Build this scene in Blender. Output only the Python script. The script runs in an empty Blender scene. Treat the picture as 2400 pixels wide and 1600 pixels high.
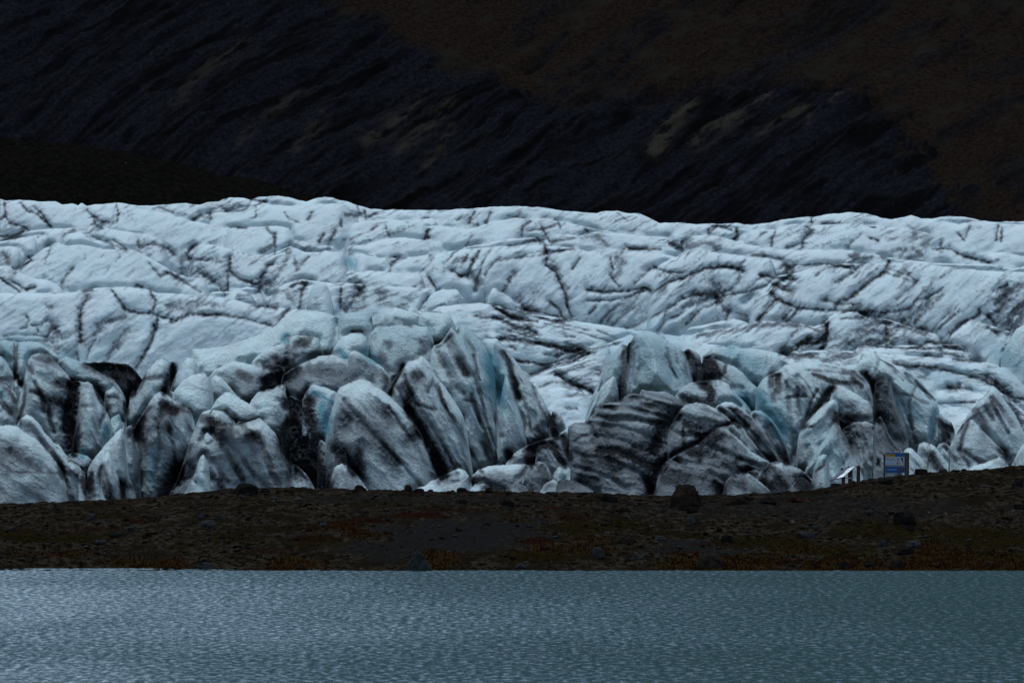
import bpy, math, random
import numpy as np
R = math.radians
sc = bpy.context.scene
COL = sc.collection

# ---------------------------------------------------------------- camera
F_PX, H_CAM, PY_H = 13716.0, 12.0, 907.0      # focal length in photo pixels, camera height, horizon row
cam_d = bpy.data.cameras.new("camera")
cam_d.sensor_width = 36.0
cam_d.lens = F_PX / 2400.0 * 36.0
cam_d.shift_y = (PY_H - 800.0) / 2400.0
cam_d.clip_start, cam_d.clip_end = 1.0, 20000.0
cam_d.dof.use_dof = True
cam_d.dof.focus_distance = 700.0
cam_d.dof.aperture_fstop = 3.2
cam = bpy.data.objects.new("camera", cam_d)
cam.location = (0, 0, H_CAM)
cam.rotation_euler = (R(90), 0, 0)
COL.objects.link(cam)
sc.camera = cam

# ---------------------------------------------------------------- light: dusk under an overcast sky
SUN_EL, SUN_ROT = 80.0, -50.0                 # high behind the cloud, a little to the left
world = bpy.data.worlds.new("World")
sc.world = world
world.use_nodes = True
wn = world.node_tree
bg = wn.nodes["Background"]
sky = wn.nodes.new("ShaderNodeTexSky")
sky.sky_type = 'NISHITA'
sky.sun_disc = False
sky.sun_elevation = R(SUN_EL)
sky.sun_rotation = R(SUN_ROT)
sky.air_density = 1.0
sky.dust_density = 0.8
sky.ozone_density = 1.2
hsv = wn.nodes.new("ShaderNodeHueSaturation")      # cloud cover takes the blue out of the sky
hsv.inputs["Saturation"].default_value = 0.70
wn.links.new(sky.outputs[0], hsv.inputs["Color"])
tint = wn.nodes.new("ShaderNodeVectorMath"); tint.operation = 'MULTIPLY'
tint.inputs[1].default_value = (0.89, 0.985, 1.0)
wn.links.new(hsv.outputs[0], tint.inputs[0])
wn.links.new(tint.outputs[0], bg.inputs[0])
bg.inputs[1].default_value = 0.10
sun_d = bpy.data.lights.new("sun", 'SUN')
sun_d.energy = 1.2
sun_d.angle = R(28)
sun_d.color = (0.93, 1.0, 1.0)
sun = bpy.data.objects.new("sun", sun_d)
sun.rotation_euler = (R(90 - SUN_EL), 0, R(180 - SUN_ROT))
COL.objects.link(sun)
sc.view_settings.view_transform = 'Standard'
sc.view_settings.look = 'None'
sc.view_settings.exposure = 0.66
sc.view_settings.gamma = 1.0
sc.view_settings.use_curve_mapping = False

# ---------------------------------------------------------------- numeric helpers
_rng = np.random.default_rng(11)
_T = _rng.random((256, 256)).astype(np.float32)

def vnoise(x, y, seed=0):
    x = x + 37.3 * seed; y = y + 91.7 * seed
    xi = np.floor(x).astype(np.int64); yi = np.floor(y).astype(np.int64)
    fx = (x - xi).astype(np.float32); fy = (y - yi).astype(np.float32)
    fx = fx * fx * fx * (fx * (fx * 6 - 15) + 10); fy = fy * fy * fy * (fy * (fy * 6 - 15) + 10)
    x0 = xi & 255; x1 = (xi + 1) & 255; y0 = yi & 255; y1 = (yi + 1) & 255
    a = _T[x0, y0]; b = _T[x1, y0]; c = _T[x0, y1]; d = _T[x1, y1]
    return (a + (b - a) * fx) * (1 - fy) + (c + (d - c) * fx) * fy

def fbm(x, y, seed=0, octv=4, gain=0.5):
    s = 0.0; a = 1.0; t = 0.0
    for i in range(octv):
        s = s + a * vnoise(x, y, seed + i * 7); t += a
        a *= gain; x = x * 2.03; y = y * 2.03
    return s / t

def ridged(x, y, seed=0, octv=3, gain=0.55):
    s = 0.0; a = 1.0; t = 0.0
    for i in range(octv):
        s = s + a * (1 - np.abs(2 * vnoise(x, y, seed + i * 5) - 1)); t += a
        a *= gain; x = x * 2.1; y = y * 2.1
    return s / t

def sstep(a, b, x):
    t = np.clip((x - a) / (b - a), 0, 1)
    return t * t * (3 - 2 * t)

def rot(x, y, deg):
    """coordinates along and across a direction given in picture degrees (positive = rising to the right)"""
    c, s = math.cos(R(deg)), math.sin(R(deg))
    return x * c - y * s, x * s + y * c

def dist_poly(x, y, pts):
    best = np.full(x.shape, 1e9)
    for (x0, y0), (x1, y1) in zip(pts[:-1], pts[1:]):
        dx, dy = x1 - x0, y1 - y0
        L = dx * dx + dy * dy
        if L < 1e-6: continue
        t = np.clip(((x - x0) * dx + (y - y0) * dy) / L, 0, 1)
        best = np.minimum(best, (x - x0 - t * dx) ** 2 + (y - y0 - t * dy) ** 2)
    return np.sqrt(best)

# sheets of my own measured sketch: origin and scale of each
SHEET = {'P': (0, 0, 1.0), 'A': (0, 400, 2.94), 'B': (800, 400, 2.94), 'C': (1600, 400, 2.94), 'D': (0, 760, 3.5633),
         'E': (450, 700, 3.1367), 'F': (850, 700, 3.1367), 'G': (1300, 740, 3.4083), 'H': (1800, 740, 3.4083),
         'J': (0, 740, 5.8075), 'K': (200, 940, 4.704), 'M': (2050, 700, 6.0314), 'N': (1100, 600, 3.92)}

def pts(s):
    out = []; o = SHEET['P']
    for w in s.split():
        if w in SHEET: o = SHEET[w]; continue
        a, b = w.split(',')
        out.append((o[0] + float(a) / o[2], o[1] + float(b) / o[2]))
    return out

def world_pt(px, py, Y):
    return (px - 1200.0) * Y / F_PX, Y, H_CAM + (PY_H - py) * Y / F_PX

def mesh_from(name, V, Fq, mat, attrs=None, parent=None, smooth=True, tris=None):
    me = bpy.data.meshes.new(name)
    V = np.asarray(V, dtype=np.float32)
    me.vertices.add(len(V)); me.vertices.foreach_set("co", V.ravel())
    if tris is None:
        Fq = np.asarray(Fq, dtype=np.int32); n = len(Fq); k = Fq.shape[1]
    else:
        Fq = np.asarray(tris, dtype=np.int32); n = len(Fq); k = 3
    me.loops.add(n * k); me.loops.foreach_set("vertex_index", Fq.ravel())
    me.polygons.add(n); me.polygons.foreach_set("loop_start", np.arange(0, n * k, k, dtype=np.int32))
    me.polygons.foreach_set("use_smooth", np.full(n, smooth, dtype=bool))
    if attrs:
        for k_, v in attrs.items():
            a = me.attributes.new(k_, 'FLOAT', 'POINT'); a.data.foreach_set("value", np.asarray(v, dtype=np.float32).ravel())
    me.update(calc_edges=True)
    if mat: me.materials.append(mat)
    o = bpy.data.objects.new(name, me)
    COL.objects.link(o)
    if parent: o.parent = parent
    return o

def grid_faces(nr, nc, off=0):
    i = np.arange(nr - 1)[:, None] * nc + np.arange(nc - 1)[None, :] + off
    return np.stack([i, i + nc, i + nc + 1, i + 1], -1).reshape(-1, 4)

def tag(o, label=None, cat=None, group=None, kind=None):
    if label: o['label'] = label
    if cat: o['category'] = cat
    if group: o['group'] = group
    if kind: o['kind'] = kind
    return o

# ---------------------------------------------------------------- materials
def new_mat(name):
    m = bpy.data.materials.new(name); m.use_nodes = True
    nt = m.node_tree; b = nt.nodes["Principled BSDF"]
    return m, nt, b

def node(nt, t, **kw):
    n = nt.nodes.new(t)
    for k, v in kw.items(): setattr(n, k, v)
    return n

def attr(nt, name):
    n = nt.nodes.new("ShaderNodeAttribute"); n.attribute_name = name
    return n.outputs["Fac"]

def math_n(nt, op, a, b=None, clamp=False):
    n = nt.nodes.new("ShaderNodeMath"); n.operation = op; n.use_clamp = clamp
    for i, v in enumerate((a, b)):
        if v is None: continue
        if isinstance(v, (int, float)): n.inputs[i].default_value = v
        else: nt.links.new(v, n.inputs[i])
    return n.outputs[0]

def mix_c(nt, fac, a, b):
    n = nt.nodes.new("ShaderNodeMix"); n.data_type = 'RGBA'
    if isinstance(fac, (int, float)): n.inputs[0].default_value = fac
    else: nt.links.new(fac, n.inputs[0])
    for i, v in ((6, a), (7, b)):
        if isinstance(v, tuple): n.inputs[i].default_value = v + (1,) if len(v) == 3 else v
        else: nt.links.new(v, n.inputs[i])
    return n.outputs[2]

def noise_n(nt, scale, detail=4, rough=0.6, stretch=None, rotz=None):
    tc = nt.nodes.new("ShaderNodeTexCoord"); mp = nt.nodes.new("ShaderNodeMapping")
    nt.links.new(tc.outputs["Object"], mp.inputs[0])
    if stretch: mp.inputs["Scale"].default_value = stretch
    if rotz: mp.inputs["Rotation"].default_value = rotz
    n = nt.nodes.new("ShaderNodeTexNoise"); n.inputs["Scale"].default_value = scale
    n.inputs["Detail"].default_value = detail; n.inputs["Roughness"].default_value = rough
    nt.links.new(mp.outputs[0], n.inputs["Vector"])
    return n.outputs["Fac"]

def ramp(nt, fac, lo, hi):
    n = nt.nodes.new("ShaderNodeMapRange"); n.interpolation_type = 'SMOOTHSTEP'
    nt.links.new(fac, n.inputs[0]); n.inputs[1].default_value = lo; n.inputs[2].default_value = hi
    return n.outputs[0]

def ice_material(name, grain_scale, clean, old, grainy=0.07):
    m, nt, b = new_mat(name)
    dirt, blue = attr(nt, "dirt"), attr(nt, "blue")
    g = noise_n(nt, grain_scale, 3, 0.7)
    g2 = noise_n(nt, grain_scale * 0.12, 4, 0.6)
    # grit breaks the dirt up grain by grain
    gf = noise_n(nt, grain_scale * 1.9, 3, 0.7)
    k = math_n(nt, 'ADD', dirt, math_n(nt, 'MULTIPLY', math_n(nt, 'SUBTRACT', gf, 0.5), math_n(nt, 'MULTIPLY', dirt, 0.95)))
    k = math_n(nt, 'MAXIMUM', math_n(nt, 'MINIMUM', k, 1.0), 0.0)
    base = mix_c(nt, ramp(nt, g2, 0.3, 0.72), clean, old)
    base = mix_c(nt, blue, base, (0.11, 0.27, 0.33))
    mid = mix_c(nt, ramp(nt, k, 0.0, 0.62), base, (0.17, 0.19, 0.21))
    col = mix_c(nt, ramp(nt, k, 0.5, 1.05), mid, (0.007, 0.007, 0.008))
    # coarse crystals: every patch of surface ice is a little greyer or whiter
    vv = node(nt, "ShaderNodeMapRange"); nt.links.new(g, vv.inputs[0])
    vv.inputs[1].default_value, vv.inputs[2].default_value, vv.inputs[3].default_value, vv.inputs[4].default_value = 0.25, 0.75, 1.0 - grainy, 1.0 + 0.35 * grainy
    vs = node(nt, "ShaderNodeVectorMath", operation='SCALE'); nt.links.new(col, vs.inputs[0]); nt.links.new(vv.outputs[0], vs.inputs[3])
    nt.links.new(vs.outputs[0], b.inputs["Base Color"])
    b.inputs["Roughness"].default_value = 0.6
    b.inputs["Specular IOR Level"].default_value = 0.03
    bp = node(nt, "ShaderNodeBump"); bp.inputs["Strength"].default_value = 0.9 if grainy > 0.1 else 0.3
    bp.inputs["Distance"].default_value = 1.2 / grain_scale
    nt.links.new(g, bp.inputs["Height"]); nt.links.new(bp.outputs[0], b.inputs["Normal"])
    return m

M_ICE = ice_material("glacier_ice", 1.0, (0.525, 0.625, 0.655), (0.53, 0.59, 0.62))
M_SERAC = ice_material("serac_ice", 3.4, (0.58, 0.72, 0.745), (0.52, 0.59, 0.61), 0.24)
# ---------------------------------------------------------------- dirt bands, cracks and creases, measured by hand
# each line: half width, dirt strength, groove depth | path ; path ...
CRACKS_UP = """
4 .8 3|A 30,220 35,300 10,340;A 30,310 70,360 160,385 200,410
4 .85 4|A 140,220 190,280 260,300 300,340 350,390;A 800,205 815,300 800,360
6 .8 4|A 600,270 640,310 680,350 780,360;A 640,320 660,380 700,390;A 240,255 290,300 350,385
8 .9 4|A 0,450 80,455 160,425
4 .6 2|A 1060,270 1090,250 1200,290;A 1450,270 1520,240 1570,285 1680,270 1720,230;A 1960,285 1990,330 2060,355
6 .85 4|A 1330,335 1380,310 1450,330 1450,300;A 1730,200 1830,215;A 2150,285 2125,335;A 2200,490 2240,430;A 2310,410 2265,500
3 .6 3|A 1760,240 1765,320;A 1970,560 2000,490 2020,480;A 1900,430 1895,580
8 .75 4|A 1840,400 1890,450 1895,510 1790,560;A 950,480 960,530 1050,500 1150,525 1200,570
5 .7 3|A 790,480 870,540;A 430,770 470,710 510,665;A 2030,600 2050,680 2130,590;A 1640,395 1700,400
2 .5 2|A 330,490 420,490 450,440;A 350,520 310,640;A 720,720 750,670;A 880,740 925,680;A 800,630 830,590
6 .6 3|A 1030,640 1100,720 1170,700 1260,760 1380,830;A 1150,700 1240,760;A 600,450 640,450 850,540
7 .85 4|A 1290,570 1330,530;A 1490,600 1430,620 1300,600
20 .6 3|A 1260,610 1250,700;A 1320,620 1330,700 1420,690
13 .95 6|A 1360,700 1450,730 1520,800 1550,860
8 .95 7|A 1580,600 1585,690 1650,750 1780,780 1850,650 1880,640
5 .9 4|A 1570,700 1570,830;A 2352,800 2345,950
11 .75 5|A 1781,830 1800,770 1880,770 1960,640 2000,560;A 1790,810 1850,780 1830,830
9 .9 4|A 2060,940 2080,830 2110,770 2050,770 2010,800
14 .6 3|A 1980,850 2030,920;A 1900,820 1880,880
5 .7 4|A 580,830 640,820;A 600,870 560,960
6 .95 6|A 555,960 548,1040 555,1180
12 .5 3|A 620,870 580,900;A 1180,940 1150,990
7 .85 5|A 770,820 830,900 860,960 950,980 1050,980 1075,900 1030,830
16 .6 3|A 1150,930 1300,900 1500,920;A 1250,950 1350,930
6 .8 4|A 1180,1040 1300,990 1500,990 1700,1020 1890,1070 1990,950;A 1750,930 1900,945;A 1500,985 1400,1000
6 .95 6|A 1180,1020 1080,1000 1085,1060 1050,1160 1000,1235;J 2100,120 2120,190 2050,330 1970,500 1850,720
13 .65 4|J 1450,610 1520,440 1620,300 1750,200;J 1600,420 1700,260;J 1280,250 1400,150
11 .75 3|J 1340,130 1400,80 1500,60;J 1500,60 1700,20
16 .95 6|J 700,90 760,170 820,260 740,300 690,320;J 680,200 760,240
3 .8 3|J 360,0 400,60 350,150 280,180;J 440,130 560,110 640,60;J 500,170 520,210;J 640,50 700,60
2 .7 2|J 50,280 250,260 640,270;J 80,320 350,360 640,340
22 .4 2|J 760,400 900,450 1000,540;J 620,380 760,460
4 .7 2|J 1040,500 1060,600;J 1170,600 1220,440 1300,310
8 .95 6|J 1095,0 1090,150 1095,340
12 .7 3|A 320,930 350,940;A 20,570 60,600;A 40,600 60,640
5 .95 4|A 190,590 215,620 100,680;A 0,740 70,790 130,830;A 80,760 180,820 240,805;A 940,790 980,800
7 .8 3|B 30,300 110,310;B 110,250 135,310;B 160,270 170,330 240,290;B 0,340 0,380
8 .85 4|B 880,370 890,320 920,290;B 1030,290 1000,360;B 900,360 940,370
3 .75 3|B 830,310 800,340;B 310,375 315,420 335,455;B 210,410 250,385;B 0,480 60,470;B 560,325 600,330
7 .9 5|B 575,460 605,400;B 590,410 600,460
5 .75 4|B 1240,450 1250,380 1300,350;B 1280,420 1400,400 1480,370;B 1490,345 1510,400;B 1680,400 1700,420;B 1380,380 1400,430
2 .6 2|B 860,520 900,440;B 1150,310 1270,330;B 1900,290 1970,340
6 .75 4|B 1150,520 1350,470 1400,500;B 1410,450 1440,490 1600,470;B 1340,480 1420,470
13 .55 3|B 1650,460 1760,450 1830,510 1750,500;B 1760,470 1830,500
6 1 8|B 1400,520 1420,580 1410,650 1480,700 1510,780 1540,850 1560,930 1585,1000
14 .6 2|B 1450,640 1490,690;B 1430,600 1470,640;B 1500,760 1560,800
3 .8 3|B 1850,600 1870,680 1850,720 1920,800;B 1590,680 1620,640 1640,600;B 1710,980 1750,940
17 .6 3|B 1900,600 1920,700 1880,720;B 1900,590 1950,640
5 .85 4|B 1920,570 1960,520 2000,540 2200,545;B 1980,540 2100,530;B 1400,575 1520,550 1600,530
8 .9 4|B 2352,510 2260,500 2352,540
8 1 7|B 950,560 910,620 880,700 830,730 760,690
5 .8 4|B 1030,550 980,620 940,740;B 1100,600 1040,640 990,720;B 870,580 850,620
11 .9 5|B 870,740 930,750 925,820;B 900,720 940,760
9 .6 3|B 1200,700 1150,770 1110,830;B 1180,700 1150,760
4 .6 3|B 1220,600 1400,580;B 1100,620 1240,590 1330,560 1520,550
9 .6 3|B 330,690 350,640 380,610;B 340,640 370,620
3 .6 2|B 250,590 450,600;B 540,700 640,600;B 530,960 600,860;B 990,840 985,910
6 1 5|B 600,730 630,770 650,810
12 .95 6|B 100,795 140,830 80,900 30,960;B 150,800 110,860
19 .65 3|B 150,850 160,930 80,960;B 260,850 300,860
14 .4 2|B 300,830 500,900;B 260,920 450,930;B 40,870 20,950
8 .7 3|B 1230,900 1270,950;B 1290,970 1330,960
6 1 7|B 1700,820 1800,830 1950,830 2090,805 2150,835 2260,770 2352,740
4 .8 4|B 1700,890 1850,890 2000,860 2080,830;B 2150,660 2250,700 2352,700;B 2130,670 2020,780
9 .5 2|B 1830,1040 1900,930 1950,880;B 1880,1060 2000,940 2060,860;B 1790,1040 1840,950
6 .8 4|B 1960,1090 2090,1040 2200,970;B 2180,1100 2250,1020 2352,980;B 1430,900 1500,950 1520,1010;B 2352,880 2240,950 2230,1000
6 .7 3|B 920,1000 1060,1010 1200,1080 1330,1130;B 1100,1090 1200,1110 1330,1150;B 1350,1010 1500,1040 1600,1030
8 .95 6|B 1050,930 1130,990 1260,1020;B 1100,960 1180,1010
3 .6 2|B 1130,960 1400,1020 1700,1100;B 1400,1050 1700,1130 1900,1190;B 1000,1150 1250,1160 1400,1190
4 .85 4|B 1100,1150 1350,1180 1600,1220;B 1200,940 1400,980 1500,1010
5 .85 4|C 180,410 180,440 240,380 340,410;C 640,420 620,460 610,520;C 200,380 330,385
7 1 5|C 370,400 380,440 355,470
5 .75 4|C 850,385 900,420 840,460 820,530;C 840,500 720,530;C 880,440 830,480
3 .9 3|C 885,330 885,360;C 960,362 1080,360;C 1280,385 1330,390;C 1280,460 1350,485;C 1900,430 1940,480
12 .5 3|C 1400,470 1600,450 1700,470 1650,500;C 1600,440 1590,500;C 1690,460 1680,520
4 .6 3|C 1980,380 1950,450;C 1540,540 1500,600;C 1230,440 1160,490 1140,530
8 .55 3|C 1450,560 1500,540;C 1550,600 1640,590;C 1600,540 1660,600
6 .95 5|C 1720,540 1850,540 1930,590 2000,600 2110,635;C 1770,520 1790,490
5 .85 4|C 2200,390 2190,490;C 2170,380 2160,480
9 .65 3|C 1150,580 1170,600 1300,600;C 1370,600 1400,600
9 .95 7|C 1420,630 1400,690 1300,750 1220,820 1130,890
6 .8 5|C 1190,690 1110,740 1050,770;C 1190,680 1250,640;C 1000,640 1150,670
12 1 6|C 700,650 760,680 740,730;C 720,660 730,720
8 .9 5|C 650,735 780,750;C 690,760 700,730
6 .65 4|C 780,650 960,640;C 920,720 1000,660 1170,660
14 .75 3|C 0,500 60,530 150,490 250,530;C 0,480 60,470
6 .65 3|C 480,580 560,590;C 400,640 430,620;C 550,580 670,610
7 .95 5|C 570,750 690,820 750,820;C 540,720 640,740;C 620,780 700,800
6 .95 5|C 0,740 150,670 300,660 420,690;C 250,655 400,670
12 .8 4|C 400,700 380,760 330,830
14 .8 4|C 200,780 250,820 180,850 60,840;C 210,760 250,790
8 .95 6|C 620,860 640,890 590,940 520,1030;C 600,830 640,880
4 .75 4|C 290,860 460,830 580,790;C 220,850 330,820
10 .85 5|C 230,850 250,900 300,960 440,1000;C 260,880 200,870;C 0,940 120,900 240,870
6 .8 4|C 300,1020 330,960;C 0,880 90,850 170,850;C 20,1060 130,950 250,900
7 .9 5|C 660,890 780,940 970,960;C 790,950 720,1040;C 750,960 690,1020
9 .85 4|C 970,890 1100,920 1220,915;C 720,820 740,830
7 .85 4|C 1000,960 1230,970 1400,980 1550,950;C 1200,960 1260,990
12 .85 5|C 1230,980 1380,1000 1400,960;C 1260,990 1330,1010
8 .7 4|C 1560,950 1620,890 1700,870 1780,820;C 1600,1040 1700,930 1800,850;C 1510,1040 1620,960 1700,890
2 .7 3|C 1840,970 1720,1100;C 1870,990 1740,1120
8 .8 5|C 1850,1120 1930,1050 2050,990
6 .6 3|C 1520,740 1600,770;C 1430,680 1560,720;C 1620,760 1480,880;C 1400,700 1500,730;C 1540,690 1600,750
15 .9 6|C 2150,1050 2180,950 2250,850 2340,780;C 2160,900 2240,820
28 .95 8|C 2352,900 2250,1000 2230,1080;C 2352,1000 2280,1090
7 .8 4|C 2140,830 2230,780;C 2100,980 2140,1040;C 2100,1080 2160,1120;C 2040,960 2130,1020
6 .95 5|C 1400,1040 1405,1130;C 1380,1040 1440,1040
14 .55 3|C 1400,1160 1450,1190;C 1340,1130 1400,1150
10 .7 4|C 1260,1060 1380,1050;C 1250,980 1300,960
18 .7 4|C 1400,1060 1550,1080 1700,1130;C 1250,1120 1400,1100;C 1150,1190 1400,1170
9 1 7|C 1000,1040 990,1120 970,1220
5 .75 3|C 850,1070 950,1110;C 1090,1020 1240,1010
12 .7 3|C 100,1140 350,1100 500,1070 600,1060 800,1060
9 .85 4|C 790,1200 900,1150 960,1150;C 850,1190 940,1190
5 .6 3|C 680,1235 790,1080;C 780,1230 860,1140
22 .4 2|C 1050,1180 1250,1150 1380,1160;C 1040,1220 1300,1200
8 .8 4|C 1680,1180 1800,1190 1930,1220;C 1560,1180 1650,1200
9 .9 5|G 100,280 180,260 240,300;G 180,265 260,290
6 .9 5|G 0,450 60,500 180,570 300,600;G 60,500 130,520
3 .6 2|G 230,400 0,480;G 0,300 200,330 330,300;N 960,970 1120,860 1400,790;N 560,1090 780,1010 1080,900
6 .7 3|G 330,430 380,440 350,470
7 .95 5|N 430,960 560,970 700,1000 860,950;N 300,500 400,570 620,600;N 620,800 850,850 1040,900;N 1000,860 1080,880
4 .85 4|N 270,770 500,790 750,820 930,860;N 700,900 940,940;N 200,560 300,580 430,640 620,700;N 780,590 900,580
4 .65 3|N 560,1090 700,1050 860,1000 1250,840;N 640,1200 760,1160 900,1160;N 250,700 420,740;N 880,740 970,740;N 1180,680 1330,750;N 500,620 640,740
7 .95 5|N 860,1120 940,1170 1080,1220 1140,1250;N 980,1170 1040,1200
5 .75 4|N 900,1280 1000,1260;N 890,1400 980,1400;N 900,800 960,820;N 380,830 420,850
12 .9 5|H 110,270 200,240 330,200 380,220
8 .95 6|H 460,60 470,150 430,250
10 .95 5|H 120,295 300,320 400,310
18 .9 4|H 350,330 500,350 700,300
8 .98 7|H 1000,370 1100,400 1350,410 1550,470 1700,500 1850,590 1950,650 2045,660
11 .95 6|H 1750,490 1800,510 1900,600;M 1570,1110 1700,1160 1850,1290 1950,1380
8 .9 5|H 1440,570 1500,580 1620,580;M 1050,1240 1150,1280 1200,1220
4 .85 4|H 1350,700 1500,690 1650,690;M 1100,850 1300,880 1500,900;M 960,660 1300,740;M 720,600 850,630
16 1 8|H 1930,700 1990,800 2045,930
14 .85 4|H 1280,500 1200,480
3 .7 3|H 730,245 1000,250 1350,270 1560,260;M 0,680 300,685 700,690
8 .8 4|H 1380,260 1400,300 1560,320;M 720,800 950,820
10 .8 4|H 100,300 250,350 280,370;M 330,380 600,410 780,460
7 .7 4|H 1890,340 1900,280 1960,250;M 1720,880 1800,760 1900,700
"""
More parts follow.
